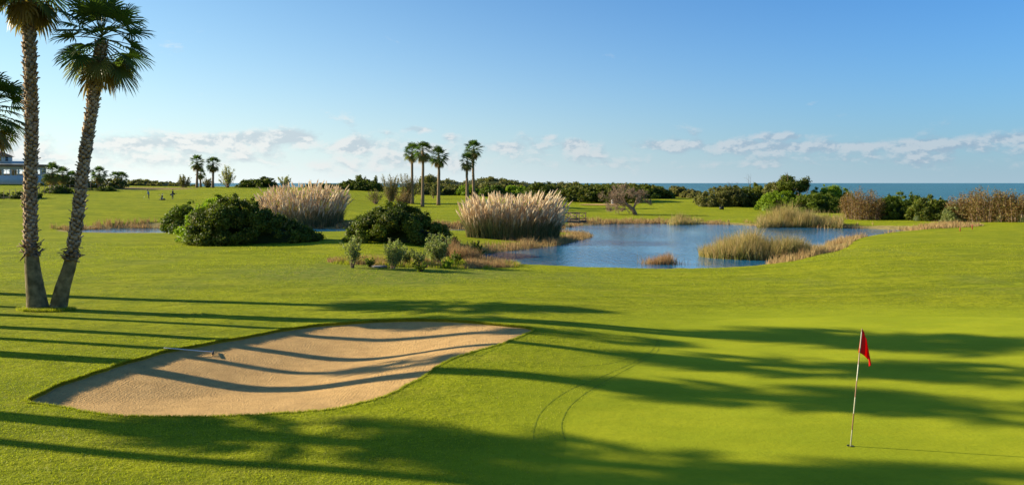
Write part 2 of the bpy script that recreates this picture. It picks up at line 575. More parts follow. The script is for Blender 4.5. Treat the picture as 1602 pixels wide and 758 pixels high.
def grass_material(name, green=False):
    m, t, out = new_mat(name)
    p = t.pos()
    a = t.add('ShaderNodeVertexColor', layer_name='tint').outputs[0]
    vc_ = t.n[-1]
    s = t.add('ShaderNodeSeparateColor', {0: a})          # r dry/straw, g bare earth, b rough weeds
    big = t.noise(p, .09, 3)
    mid = t.noise(t.scaled(p, (1, 1.6, 1)), .8, 4)
    fine = t.noise(p, 9.0, 4, .65)
    blade = t.noise(p, 60.0, 3, .7)
    if green:
        sm = t.noise(t.scaled(p, (.7, 1.4, 1)), .35, 5, .65)
        c = t.mix(t.ramp(sm, .35, .65), rgb(.210, .240, .0100), rgb(.295, .308, .0135))
        c = t.mix(t.math('MULTIPLY', t.ramp(mid, .4, .7), .25), c, rgb(.23, .29, .013))
        c = t.mix(t.math('MULTIPLY', t.ramp(fine, .35, .7), .25), c, rgb(.21, .26, .012))
    else:
        c = t.mix(t.ramp(big, .35, .65), rgb(.225, .250, .0095), rgb(.28, .285, .0120))
        strk = t.noise(t.scaled(p, (.45, 1.7, 1)), .30, 5, .68)
        c = t.mix(t.math('MULTIPLY', t.ramp(strk, .42, .62), .8), c, rgb(.125, .152, .0075))
        c = t.mix(t.math('MULTIPLY', t.ramp(mid, .42, .72), .55), c, rgb(.135, .185, .008))
        c = t.mix(t.math('MULTIPLY', t.ramp(fine, .45, .75), .55), c, rgb(.100, .135, .007))
        wear = t.noise(t.scaled(p, (1, 2.2, 1)), .33, 5, .65)
        c = t.mix(t.math('MULTIPLY', t.ramp(wear, .52, .72), .45), c, rgb(.28, .245, .035))
        spk = t.noise(t.scaled(p, (.55, 1.0, 1)), 3.2, 5, .75)
        mot = t.noise(t.scaled(p, (.75, .8, 1)), 1.5, 6, .72)
        c = t.mix(t.math('MULTIPLY', t.ramp(mot, .50, .66), .75), c, rgb(.125, .155, .0075))
        c = t.mix(t.math('MULTIPLY', t.ramp(mot, .46, .34), .45), c, rgb(.31, .32, .014))
        c = t.mix(t.math('MULTIPLY', t.ramp(spk, .56, .70), .65), c, rgb(.075, .105, .006))
        c = t.mix(t.math('MULTIPLY', t.ramp(t.noise(t.scaled(p, (.4, 1.2, 1)), .55, 4, .7), .5, .68), .5), c, rgb(.30, .30, .014))
        c = t.mix(t.math('MULTIPLY', t.ramp(blade, .55, .8), .4), c, rgb(.33, .35, .03))
        c = t.mix(t.math('MULTIPLY', vc_.outputs[1], .8), c, t.mix(t.ramp(mid, .35, .65), rgb(.215, .255, .0105), rgb(.262, .292, .0125)))
        weeds = t.mix(t.ramp(t.noise(p, 2.2, 5, .7), .4, .6), rgb(.085, .14, .018), rgb(.19, .19, .045))
        c = t.mix(t.math('MULTIPLY', s.outputs[2], .8), c, weeds)
        dn = t.noise(p, 1.6, 5, .7)
        dry = t.mix(t.ramp(dn, .35, .65), rgb(.36, .27, .12), rgb(.20, .15, .07))
        c = t.mix(t.ramp(t.math('ADD', s.outputs[0], t.math('MULTIPLY', t.math('SUBTRACT', dn, .5), .6)), .3, .7), c, dry)
        c = t.mix(s.outputs[1], c, rgb(.24, .15, .085))
    geo = t.add('ShaderNodeBsdfPrincipled', {'Base Color': c, 'Roughness': .9, 'Specular IOR Level': .04})
    k0 = t.math('SUBTRACT', 1.0, t.math('MULTIPLY', vc_.outputs[1], .88))
    n0 = bumpn(t, t.noise(t.scaled(p, (.6, 1.3, 1)), .9, 6, .72), k0 if not green else .12, .30)
    n1 = bumpn(t, t.noise(p, 3.4, 3, .6), t.math('MULTIPLY', k0, .7) if not green else .15, .06, n0)
    n2 = bumpn(t, fine, t.math('MULTIPLY', k0, .75) if not green else .35, .035 if not green else .02, n1)
    n3 = bumpn(t, blade, .9 if not green else .6, .014 if not green else .006, n2)
    t.l.new(n3, geo.inputs['Normal'])
    geo.inputs['Sheen Weight'].default_value = .12
    geo.inputs['Sheen Roughness'].default_value = .5
    geo.inputs['Sheen Tint'].default_value = rgb(.5, .55, .02)
    t.l.new(geo.outputs[0], out.inputs[0])
    return m


M = {}
M['grass'] = grass_material('fairway_grass')
M['green'] = grass_material('putting_grass', True)

m, t, out = new_mat('bunker_sand')
p = t.pos()
n = t.noise(p, 2.2, 5, .6)
grain = t.noise(p, 90, 2, .7)
c = t.mix(t.ramp(n, .3, .7), rgb(.58, .355, .135), rgb(.46, .275, .10))
c = t.mix(t.math('MULTIPLY', t.ramp(grain, .4, .7), .35), c, rgb(.62, .43, .20))
peb = t.noise(p, 14, 3, .7)
c = t.mix(t.math('MULTIPLY', t.ramp(peb, .55, .72), .5), c, rgb(.30, .2, .11))
rake = t.add('ShaderNodeTexWave', {'Scale': 3.2, 'Distortion': 9.0, 'Detail': 3.0, 'Detail Scale': .6, 'Detail Roughness': .6}, wave_type='BANDS', bands_direction='X').outputs['Fac']
wv = t.n[-1]
t.l.new(t.scaled(p, (1, .35, 1)), wv.inputs['Vector'])
b = t.add('ShaderNodeBsdfPrincipled', {'Base Color': c, 'Roughness': .95, 'Specular IOR Level': .1})
n1 = bumpn(t, rake, .22, .014)
n2 = bumpn(t, peb, 1.0, .05, n1)
n2b = bumpn(t, t.noise(p, 30, 4, .75), 1.0, .02, n2)
n3 = bumpn(t, t.noise(t.scaled(p, (1, 1, 1)), 1.1, 4, .6), .25, .05, n2b)
t.l.new(n3, b.inputs['Normal'])
t.l.new(b.outputs[0], out.inputs[0])
M['sand'] = m

m, t, out = new_mat('pond_water')
p = t.pos()
w1 = t.noise(t.scaled(p, (1.0, .55, 1)), 2.6, 3, .55)
w2 = t.noise(t.scaled(p, (1.0, .7, 1)), .12, 2, .5)
b = t.add('ShaderNodeBsdfPrincipled', {'Base Color': rgb(.018, .14, .26), 'Roughness': .06, 'IOR': 1.33, 'Specular IOR Level': .5})
amp = t.ramp(w2, .35, .6, .35, 1.0)
nb = t.add('ShaderNodeBump', {'Height': w1, 'Strength': amp, 'Distance': .10})
t.l.new(nb.outputs[0], b.inputs['Normal'])
t.l.new(b.outputs[0], out.inputs[0])
M['water'] = m

m, t, out = new_mat('sea_water')
p = t.pos()
w2 = t.noise(t.scaled(p, (.25, 1, 1)), .004, 4, .6)
c = t.mix(t.ramp(w2, .35, .65), rgb(.045, .145, .17), rgb(.06, .175, .195))
b = t.add('ShaderNodeBsdfPrincipled', {'Base Color': c, 'Roughness': .35, 'IOR': 1.33, 'Specular IOR Level': .25})
nb = t.add('ShaderNodeBump', {'Height': t.noise(t.scaled(p, (1, 1, 1)), .25, 4, .6), 'Strength': 1.0, 'Distance': 2.5})
t.l.new(nb.outputs[0], b.inputs['Normal'])
t.l.new(b.outputs[0], out.inputs[0])
M['sea'] = m

M['leaf_dark'] = leafmat('leaf_dark', (.025, .042, .006), (.15, .18, .017), (.24, .19, .03), .3)
M['leaf_mid'] = leafmat('leaf_mid', (.045, .075, .009), (.17, .22, .02), (.19, .19, .035), .35)
M['leaf_bright'] = leafmat('leaf_bright', (.09, .15, .008), (.28, .37, .022), (.22, .26, .03), .4)
M['leaf_olive'] = leafmat('leaf_olive', (.06, .07, .015), (.22, .21, .05), (.20, .16, .06), .3)
M['leaf_brown'] = leafmat('leaf_brown', (.13, .078, .027), (.28, .165, .052), (.20, .19, .045), .3, tcol=(1.3, 1.15, .8))
M['leaf_grey'] = leafmat('leaf_grey', (.10, .125, .04), (.30, .33, .12), (.34, .30, .12), .4)
M['twig'] = leafmat('twig', (.16, .11, .075), (.40, .28, .20), (.42, .32, .22), .05, .9, spec=.1)
M['palm_leaf'] = leafmat('palm_leaf', (.035, .075, .018), (.075, .13, .025), (.30, .20, .07), .35, .42)
M['pampas_leaf'] = leafmat('pampas_leaf', (.075, .105, .045), (.15, .18, .07), (.36, .26, .13), .3, .6, (1.2, 1.2, .9))
M['pampas_plume'] = leafmat('pampas_plume', (.66, .53, .36), (.95, .87, .68), (.50, .36, .20), .5, .9, (1.1, 1.05, .95), spec=.1)
M['reed'] = leafmat('reed', (.11, .13, .025), (.30, .29, .075), (.52, .36, .17), .4, .6, (1.2, 1.2, .8))
M['straw'] = leafmat('straw', (.30, .20, .085), (.52, .37, .17), (.30, .13, .07), .3, .8, (1.15, 1.1, .9), spec=.1)
M['blade'] = leafmat('blade', (.19, .21, .009), (.44, .44, .022), (.40, .33, .09), .4, .6)
M['bark'] = simple('bark', (.17, .12, .085), .9, (.10, .07, .05), 9, .6, spec=.1)
M['palm_bark'] = leafmat('palm_bark', (.17, .115, .07), (.56, .42, .28), (.08, .05, .03), .0, .9, spec=.1)
M['cut_bark'] = simple('smooth_palm_bark', (.25, .20, .10), .9, (.09, .075, .035), 3.5, .7, spec=.1)


def setnode(obj):
    return obj


# ------------------------------------------------------------------ ground meshes (one triangulation, split by surface)
def build_ground():
    pts = []
    az = np.r_[np.arange(-.80, .8001, .0048)]
    dn = np.exp(np.arange(math.log(5.0), math.log(36), .0085))
    dm = np.exp(np.arange(math.log(36), math.log(150), .0105))
    df = np.exp(np.arange(math.log(150), math.log(330), .02))
    dfar = np.exp(np.arange(math.log(330), math.log(1100), .06))
    for i, dset in enumerate((dn, dm, df, dfar)):
        aa = az if i < 3 else az[::4]
        A, D = np.meshgrid(aa, dset)
        Y = D
        X = np.tan(A) * D
        pts.append(np.c_[X.ravel(), Y.ravel()])
    # everything round and behind the camera
    A, R = np.meshgrid(np.arange(-np.pi, np.pi, .05), np.exp(np.arange(math.log(.7), math.log(1500), .07)))
    X, Y = np.sin(A) * R, np.cos(A) * R
    k = ~((np.abs(np.arctan2(X, Y)) < .82) & (Y > 4.8) & (Y < 1090))
    pts.append(np.c_[X[k], Y[k]])
    pts = np.concatenate(pts)
    pts += rng.uniform(-.002, .002, pts.shape)
    rings = []
    keep = np.ones(len(pts), bool)
    for poly, w in ((BUNK, .05), (GREEN, .05)):
        keep &= np.abs(sdf(poly, pts[:, 0], pts[:, 1])) > w
    pts = pts[keep]
    nb, ng = len(BUNK), len(GREEN)
    allp = np.concatenate([BUNK, GREEN, pts])
    edges = [(i, (i + 1) % nb) for i in range(nb)] + [(nb + i, nb + (i + 1) % ng) for i in range(ng)]
    r = delaunay_2d_cdt([Vector(p) for p in allp], edges, [], 0, 1e-7, False)
    P = np.array([tuple(v) for v in r[0]])
    Fc = np.array([tuple(f) for f in r[2]], np.int32)
    cen = P[Fc].mean(1)
    ib = np.zeros(len(Fc), bool)
    near = (np.abs(cen[:, 0]) < 40) & (np.abs(cen[:, 1]) < 45)
    ib[near] = sdf(BUNK, cen[near, 0], cen[near, 1]) < 0
    ig = np.zeros(len(Fc), bool)
    ig[near] = sdf(GREEN, cen[near, 0], cen[near, 1]) < 0
    zg = ground_z(P[:, 0], P[:, 1])
    # masks
    x, y = P[:, 0], P[:, 1]
    tint = np.zeros((len(P), 3))
    m = (y > 40) & (y < 150) & (np.abs(x) < 95)
    ws = np.full(len(P), 99.); ws[m] = water_sd(x[m], y[m])
    far = smooth(75, 95, y)
    right = smooth(14, 26, x) * (1 - smooth(95, 105, y))
    left_spit = smooth(-8, 4, -np.abs(x - 1)) * smooth(60, 68, y)
    wdt = .35 + 2.3 * np.clip(far + right * .6 + left_spit, 0, 1)
    tint[:, 0] = 1 - smooth(wdt * .5, wdt * 1.2, ws + fbm(x / 2.3, y / 2.3, 12, 3) * 1.2)
    # dry strip beside the sapling bed and dry hollow left of the stream
    def blob(px, py, rx, ry):
        bx, by, _ = at(px, py)
        return np.exp(-((x - bx) / rx) ** 2 - ((y - by) / ry) ** 2)
    bed = sum(blob(*q) for q in [(570, 408, 2.2, 2.2), (620, 412, 2.6, 2.6), (670, 410, 2.8, 3), (725, 402, 2.5, 4), (700, 400, 2.5, 4)])
    tint[:, 2] = np.clip(bed * 1.1 + sum(blob(*q) for q in [(620, 430, 5, 4), (480, 425, 5, 4), (760, 428, 4, 3)]) * .9
                         + .45 * smooth(.05, .4, fbm(x / 4, y / 6, 44, 4)) * smooth(34, 40, y) * (1 - smooth(62, 70, y)), 0, 1)
    tint[:, 0] = np.clip(tint[:, 0] + .75 * np.clip(bed, 0, 1) * smooth(-.25, .3, fbm(x, y, 8, 3)), 0, 1)
    strip = np.exp(-((y - 89 - (x + 62) * .02) / 3.2) ** 2) * smooth(-70, -60, x) * (1 - smooth(-46, -40, x)) * .0
    tint[:, 0] = np.clip(tint[:, 0] + strip, 0, 1)
    tint = np.c_[tint, np.zeros(len(P))]
    nr = (np.abs(x) < 45) & (np.abs(y) < 45)
    gs = np.full(len(P), 99.); gs[nr] = sdf(GREEN, x[nr], y[nr])
    tint[:, 3] = 1 - smooth(-.2, 5.0, gs + fbm(x / 1.5, y / 1.5, 71, 3) * .9)
    # bare earth: circle round the twin palms, far path on the crest
    bx, by, _ = at(75, 484)
    tint[:, 1] = np.clip(.55 * np.exp(-((x - bx) / .9) ** 2 - ((y - by) / .7) ** 2), 0, 1)
    bx, by, _ = at(215, 294.5)
    tint[:, 1] += .9 * smooth(1.35, .8, np.hypot((x - bx) / 12, (y - by) / 9))
    # dry sandy dune ground out towards the sea
    dune = smooth(285, 330, y) * smooth(.3, 1, y / (np.abs(x) + 1))
    tint[:, 2] = np.clip(tint[:, 2] + dune, 0, 1)
    tint[:, 0] = np.clip(tint[:, 0] + dune * .5, 0, 1)
    tint[:, 1] = np.clip(tint[:, 1], 0, 1)

    def sub(mask):
        f = Fc[mask]
        u, inv = np.unique(f, return_inverse=True)
        return u, inv.reshape(-1, 3)
    u, f = sub(~ib & ~ig)
    V = np.c_[P[u], zg[u]]
    Tn = tint[u]
    # turf lip: a curtain of turf going down into the sand along the bunker edge
    bi = {int(k): i for i, k in enumerate(u)}
    loop = list(range(nb))
    orig = {}
    for newi, lst in enumerate(r[3]):
        for o_ in lst:
            orig.setdefault(o_, newi)
    loopn = [orig.get(k, k) for k in loop]
    cxy = BUNK.mean(0)
    top = [bi[k] for k in loopn if k in bi]
    n0 = len(V)
    bot = V[top].copy()
    bot[:, 2] -= .42
    bot[:, :2] += (bot[:, :2] - cxy) / np.linalg.norm(bot[:, :2] - cxy, axis=1)[:, None] * .03
    V = np.r_[V, bot]
    tb = Tn[top].copy(); tb[:, 1] = 1.0
    Tn = np.r_[Tn, tb]
    k = len(top)
    q = np.array([[top[i], top[(i + 1) % k], n0 + (i + 1) % k, n0 + i] for i in range(k)])
    g = mesh('ground', V, [f, q], M['grass'], tint=Tn, smooth_=True)
    tag(g, kind='structure')
    u, f = sub(ig)
    o = mesh('putting_green', np.c_[P[u], zg[u]], f, M['green'], tint=tint[u], smooth_=True)
    tag(o, kind='structure')
    u, f = sub(ib)
    o = mesh('bunker_sand', np.c_[P[u], sand_z(P[u, 0], P[u, 1])], f, M['sand'], tint=tint[u], smooth_=True)
    tag(o, kind='structure')


build_ground()

# water and sea
def water_plane(name, x0, x1, y0, y1, z, mat):
    o = mesh(name, [(x0, y0, z), (x1, y0, z), (x1, y1, z), (x0, y1, z)], np.array([[0, 1, 2, 3]]), mat)
    return tag(o, kind='structure')


water_plane('pond_water', -72, 60, 52, 128, PW, M['water'])
water_plane('sea', -40000, 40000, 330, 50000, -9.5, M['sea'])


# mower tracks pressed into the turf round the green
def track(pxs, w=.016, up=.004):
    c = spline([ray_nat(*p) for p in pxs], 14, closed=False)
    T = np.gradient(c, axis=0); T /= np.linalg.norm(T, axis=1)[:, None]
    N = np.c_[-T[:, 1], T[:, 0]]
    ww = w * (.55 + .45 * np.sin(np.arange(len(c)) * 1.7) * np.cos(np.arange(len(c)) * .6))
    a, b = c + N * ww[:, None], c - N * ww[:, None]
    V = np.r_[np.c_[a, ground_z(a[:, 0], a[:, 1]) + up], np.c_[b, ground_z(b[:, 0], b[:, 1]) + up]]
    k = len(c)
    q = np.array([[i, i + 1, k + i + 1, k + i] for i in range(k - 1)])
    return V, q


M['track'] = simple('pressed_turf', (.15, .19, .012), .95, (.21, .25, .014), 14, spec=.1)
for pl in ([(1000, 522), (1028, 532), (1010, 556), (950, 585), (890, 610), (850, 640), (836, 670), (835, 690)],
           [(1030, 530), (1028, 550), (990, 572), (930, 606), (895, 632), (881, 655), (879, 672), (886, 690)],
           [(716, 572), (760, 553), (800, 535)], [(905, 574), (955, 568), (985, 560)]):
    V, q = track(pl)
    tag(mesh('mower_track', V, q, M['track']), kind='structure')

# ------------------------------------------------------------------ foliage
def leaf_quads(c, nrm, size, aspect=.55):
    n = len(c)
    r = rng.standard_normal((n, 3))
    nn = nrm * .9 + r * .75
    nn /= np.linalg.norm(nn, axis=1)[:, None] + 1e-9
    tt = np.cross(nn, rng.standard_normal((n, 3)))
    tt /= np.linalg.norm(tt, axis=1)[:, None] + 1e-9
    bb = np.cross(nn, tt)
    s = (size * rng.uniform(.6, 1.35, n))[:, None]
    v = np.stack([c - tt * s, c + bb * s * aspect + nn * s * .18, c + tt * s, c - bb * s * aspect + nn * s * .18], 1).reshape(-1, 3)
    q = np.arange(n * 4).reshape(-1, 4)
    return v, q


def lump_leaves(cent, rad, n, size, mb, tintl=None, shell=.62, zmin=None, bright=(.0, 1.0), altp=.06, flat=.85):
    w = rad ** 2
    idx = rng.choice(len(cent), n, p=w / w.sum())
    dr = rng.standard_normal((n, 3))
    dr /= np.linalg.norm(dr, axis=1)[:, None]
    rr = rad[idx] * rng.uniform(shell, 1.06, n) * (1 + .25 * np.sin(dr[:, 0] * 5 + idx) * np.cos(dr[:, 2] * 4 + idx * 2)) + np.minimum(np.abs(rng.standard_normal(n)) ** 3 * .04, .22)
    c = cent[idx] + dr * rr[:, None] * np.array([1, 1, flat])
    if zmin is not None:
        k = c[:, 2] > zmin
        c, dr, idx = c[k], dr[k], idx[k]
    v, q = leaf_quads(c, dr, size)
    lt = (tintl if tintl is not None else rng.uniform(*bright, len(cent)))[idx]
    ti = np.clip(lt * .55 + rng.uniform(0, .45, len(idx)), 0, 1)
    al = np.clip((rng.random(len(idx)) < altp) * rng.uniform(.4, 1, len(idx)), 0, 1)
    mb.add(v, q, tint=np.repeat(np.c_[ti, al], 4, 0))


def dome_lumps(prof, D, nl, r0, r1):
    """prof: list of (x, top) metres; returns lump centres relative to (x=0 centre, y=0, z=0)"""
    px = np.array([a for a, b in prof]); pz = np.array([b for a, b in prof])
    pm = pz.max()
    x = rng.uniform(px[0], px[-1], nl)
    P = np.interp(x, px, pz) * rng.uniform(.86, 1.05, nl)
    Dd = D * np.sqrt(np.clip(P / pm, .12, 1))
    th = rng.uniform(.06, .94, nl) * np.pi
    r = rng.uniform(r0 * .7, r1, nl) * np.clip(P / pm, .5, 1)
    y = -Dd / 2 * np.cos(th)
    z = np.clip(P * np.sin(th) - r * .8, r * .35, None)
    xe = np.clip(x, px[0] + r * .8, px[-1] - r * .8)
    return np.c_[xe, y, z], r


def dome_core(prof, D, mb, k=.55, tint=.15):
    px = np.array([a for a, b in prof]); pz = np.array([b for a, b in prof])
    pm = pz.max()
    xs = np.linspace(px[0] + .08 * (px[-1] - px[0]), px[-1] - .08 * (px[-1] - px[0]), 16)
    th = np.linspace(0, np.pi, 10)
    P = np.interp(xs, px, pz) * k
    P[0] *= .3; P[-1] *= .3
    Dd = D * k * np.sqrt(np.clip(P / pm, .08, 1))
    v = np.stack([np.repeat(xs[:, None], 10, 1), -Dd[:, None] / 2 * np.cos(th), P[:, None] * np.sin(th) - .25], -1)
    v += rng.standard_normal(v.shape) * pm * .025
    i = np.arange(15)[:, None] * 10
    j = np.arange(9)[None]
    q = np.stack([i + j, i + j + 1, i + 11 + j, i + 10 + j], -1).reshape(-1, 4)
    mb.add(v.reshape(-1, 3), q, tint=tint)


def follow(mb, x0, y0, z0):
    """sink/raise pieces so that a wide plant follows the ground under it"""
    for i, v in enumerate(mb.v):
        v = v.copy()
        v[:, 2] += ground_z(v[:, 0] + x0, v[:, 1] + y0) - z0
        mb.v[i] = v


def bush(name, label, cat, prof_px, base, mat, D=None, d=None, n=6000, leaf=.12, lump=(.5, .9), nl=None, group=None,
         altp=.06, bright=(0, 1), core=True, shell=.62, lift=0.0, dback=True):
    """prof_px: [(px, top_py)...] from left to right, base: ground pixel row of its front foot"""
    pc = (prof_px[0][0] + prof_px[-1][0]) / 2
    if d is None:
        x, y, z = at(pc, base)
    else:
        x, y, z = col(pc, d)
    hmax = max(CZ - (t_ - HY) * y / F - z for _, t_ in prof_px)
    wdt = (prof_px[-1][0] - prof_px[0][0]) / F * y
    if D is None: D = min(wdt, hmax * 2.2) * .8
    if dback and d is None:
        y2 = y + D / 2
        x = x * y2 / y; y = y2
        z = gz(x, y)
    prof = [((p - CX) / F * y - x, max(.15, CZ - (t_ - HY) * y / F - z - lift)) for p, t_ in prof_px]
    wdt = prof[-1][0] - prof[0][0]
    if nl is None: nl = int(max(20, 1.5 * wdt * hmax * 2.2 / (lump[0] + lump[1])))
    cent, r = dome_lumps(prof, D, nl, *lump)
    mb = MB()
    lump_leaves(cent, r, n, leaf, mb, zmin=-.1, altp=altp, bright=bright, shell=shell)
    c2, r2 = dome_lumps([(a_, b_ * 1.04) for a_, b_ in prof], D * 1.04, nl, lump[0] * .25, lump[0] * .55)
    c2[:, 2] += r2 * rng.uniform(0, .7, len(r2))
    lump_leaves(c2, r2, n // 4, leaf, mb, zmin=-.1, altp=altp, bright=bright, shell=.1)
    if core: dome_core(prof, D, mb)
    follow(mb, x, y, z)
    for i, v in enumerate(mb.v):
        mb.v[i] = v + np.array([x, y, z])
    o = mb.build(name, M[mat], loc=(x, y, z))
    return tag(o, label, cat, group)


# branching wood
def grow(p, d, length, rad, depth, mb, ends, spread=.55, gravity=0.05, kids=(2, 4), n=5, tint=.4, minr=.004):
    k = 4
    pts = [np.array(p, float)]
    dd = np.array(d, float)
    for i in range(k):
        dd = dd + rng.standard_normal(3) * .13
        dd[2] -= gravity * .3
        dd /= np.linalg.norm(dd)
        pts.append(pts[-1] + dd * length / k)
    rr = np.linspace(rad, rad * .6, k + 1)
    mb.tube(pts, rr, n if depth > 1 else 3, tint=tint, cap=False)
    if depth == 0:
        ends.append((pts[-1], dd)); return
    for j in range(rng.integers(kids[0], kids[1] + 1)):
        s = rng.standard_normal(3) * spread
        nd = dd + s
        nd[2] += .12
        nd /= np.linalg.norm(nd)
        q = pts[-1] if j < 2 else pts[rng.integers(2, k + 1)]
        grow(q, nd, length * rng.uniform(.6, .85), max(rad * .55, minr), depth - 1, mb, ends, spread, gravity, kids, n, tint, minr)


def tree(name, label, px, base, top, wpx, leafm, d=None, leaf=.13, n=2500, lump=(.4, .8), nl=16, group=None, cat='tree', crown0=.35,
         altp=.1, barkm='bark', lean=0, trunk_r=.12, stems=1, bright=(0, 1)):
    x, y, z = at(px, base) if d is None else col(px, d)
    h = CZ - (top - HY) * y / F - z
    w = wpx / F * y
    root = thing(name, label, cat, (x, y, z - .05), group=group)
    tb, ends = MB(), []
    for s in range(stems):
        a = rng.uniform(0, 6.28)
        dr = np.array([math.cos(a) * (.25 if stems > 1 else .06) + lean, math.sin(a) * (.25 if stems > 1 else .06), 1.])
        grow((0, 0, 0), dr / np.linalg.norm(dr), h * crown0 * 1.1, trunk_r, 3, tb, ends, .55, 0.02, (2, 3), 6)
    tb.build('trunk', M[barkm], root, True)
    cb = MB()
    cen = np.empty((nl, 3))
    for i in range(nl):
        while True:
            q = rng.uniform(-1, 1, 3)
            if .25 < np.linalg.norm(q) < 1: break
        rr = lump[1]
        cen[i] = [q[0] * max(.2, w / 2 - rr * .8), q[1] * max(.2, w / 2 - rr * .8), h * (crown0 + (1 - crown0) / 2) + q[2] * (h * (1 - crown0) / 2 - rr * .7)]
    rad = rng.uniform(*lump, nl)
    lump_leaves(cen, rad, n, leaf, cb, altp=altp, shell=.2, bright=bright)
    cb.build('crown', M[leafm], root)
    return root


def shoots(name, label, px, base, top, wpx, leafm, d=None, n_st=40, per=60, leaf=.07, group=None, cat='tree', altp=.1, start=.3, fan=.8, rad=.012,
           bark='twig', aspect=.4, bright=(0, 1), spread=.09, foot=.12, curve=.0):
    """many-stemmed plant: shoots rising from the foot, each clothed with leaves"""
    x, y, z = at(px, base) if d is None else col(px, d)
    h = CZ - (top - HY) * y / F - z
    w = wpx / F * y
    root = thing(name, label, cat, (x, y, z - .03), group=group)
    tb, cb = MB(), MB()
    for i in range(n_st):
        a = rng.uniform(0, 6.283)
        rr = math.sqrt(rng.random())
        ln = h * rng.uniform(.6, 1.05) * (1 - .25 * rr ** 2)
        if rng.random() < .3: ln *= rng.uniform(.5, .9)
        tip = np.array([math.cos(a) * rr * w / 2 * fan, math.sin(a) * rr * w / 2 * fan, ln])
        f0 = np.array([math.cos(a) * rr * w * foot, math.sin(a) * rr * w * foot, 0])
        ks = np.linspace(0, 1, 7)[:, None]
        wob_ = np.cumsum(rng.standard_normal((7, 3)) * h * .012, 0) * ks
        pts = f0 + (tip - f0) * np.c_[ks ** (1.25 + curve), ks ** (1.25 + curve), ks] + wob_
        tb.tube(pts, np.linspace(rad, rad * .3, 7), 4, tint=rng.uniform(.2, .8), cap=False)
        m_ = int(per * rng.uniform(.6, 1.3))
        s = start + (1 - start) * rng.random(m_) ** .8
        s = np.clip(s, 0, .999) * 6
        i0 = s.astype(int)
        p_ = pts[i0] + (pts[np.minimum(i0 + 1, 6)] - pts[i0]) * (s - i0)[:, None]
        off = rng.standard_normal((m_, 3)) * spread * h * np.sqrt(1.15 - (s / 6))[:, None] * .5
        c = p_ + off
        nrm = off / (np.linalg.norm(off, axis=1)[:, None] + 1e-6)
        v, q = leaf_quads(c, nrm, leaf, aspect)
        ti = np.clip(rng.uniform(*bright) * .5 + rng.uniform(0, .5, m_), 0, 1)
        al = (rng.random(m_) < altp) * rng.uniform(.4, 1, m_)
        cb.add(v, q, tint=np.repeat(np.c_[ti, al], 4, 0))
    tb.build('trunk', M[bark], root)
    cb.build('crown', M[leafm], root)
    return root


# blades (reeds, grasses): tapering bent strips
def blades(pos, h, w, lean, mb, tint, seg=2, dirs=None, tip=0.0):
    n = len(pos)
    a = rng.uniform(0, 2 * np.pi, n) if dirs is None else dirs
    side = rng.uniform(0, 2 * np.pi, n)
    S = np.c_[np.cos(side), np.sin(side), np.zeros(n)]
    D_ = np.c_[np.cos(a), np.sin(a), np.zeros(n)]
    h = np.broadcast_to(h, (n,)); w = np.broadcast_to(w, (n,)); lean = np.broadcast_to(lean, (n,))
    rows = []
    for k in range(seg + 1):
        t_ = k / seg
        c = pos + np.c_[np.zeros((n, 2)), h * (t_ - .15 * lean * t_ * t_)] + D_ * (lean * h * t_ ** 1.8)[:, None]
        ww = (w * (1 - t_ * .9) * .5)[:, None]
        if k < seg:
            rows += [c - S * ww, c + S * ww]
        else:
            rows += [c]
    V = np.stack(rows, 1)
    m_ = 2 * seg + 1
    base = np.arange(n)[:, None] * m_
    q = np.concatenate([base + np.array([[2 * k, 2 * k + 1, 2 * k + 3, 2 * k + 2]]) for k in range(seg - 1)]) if seg > 1 else []
    t3 = base + np.array([[2 * seg - 2, 2 * seg - 1, 2 * seg]])
    tt_ = np.repeat(tint, m_, 0).reshape(n, m_, 2)
    if tip:
        tt_ = tt_.copy()
        tt_[:, -3:, 1] = np.clip(tt_[:, -3:, 1] + tip * rng.random((n, 1)), 0, 1)
    mb.add(V.reshape(-1, 3), q, t3, tt_.reshape(-1, 2))


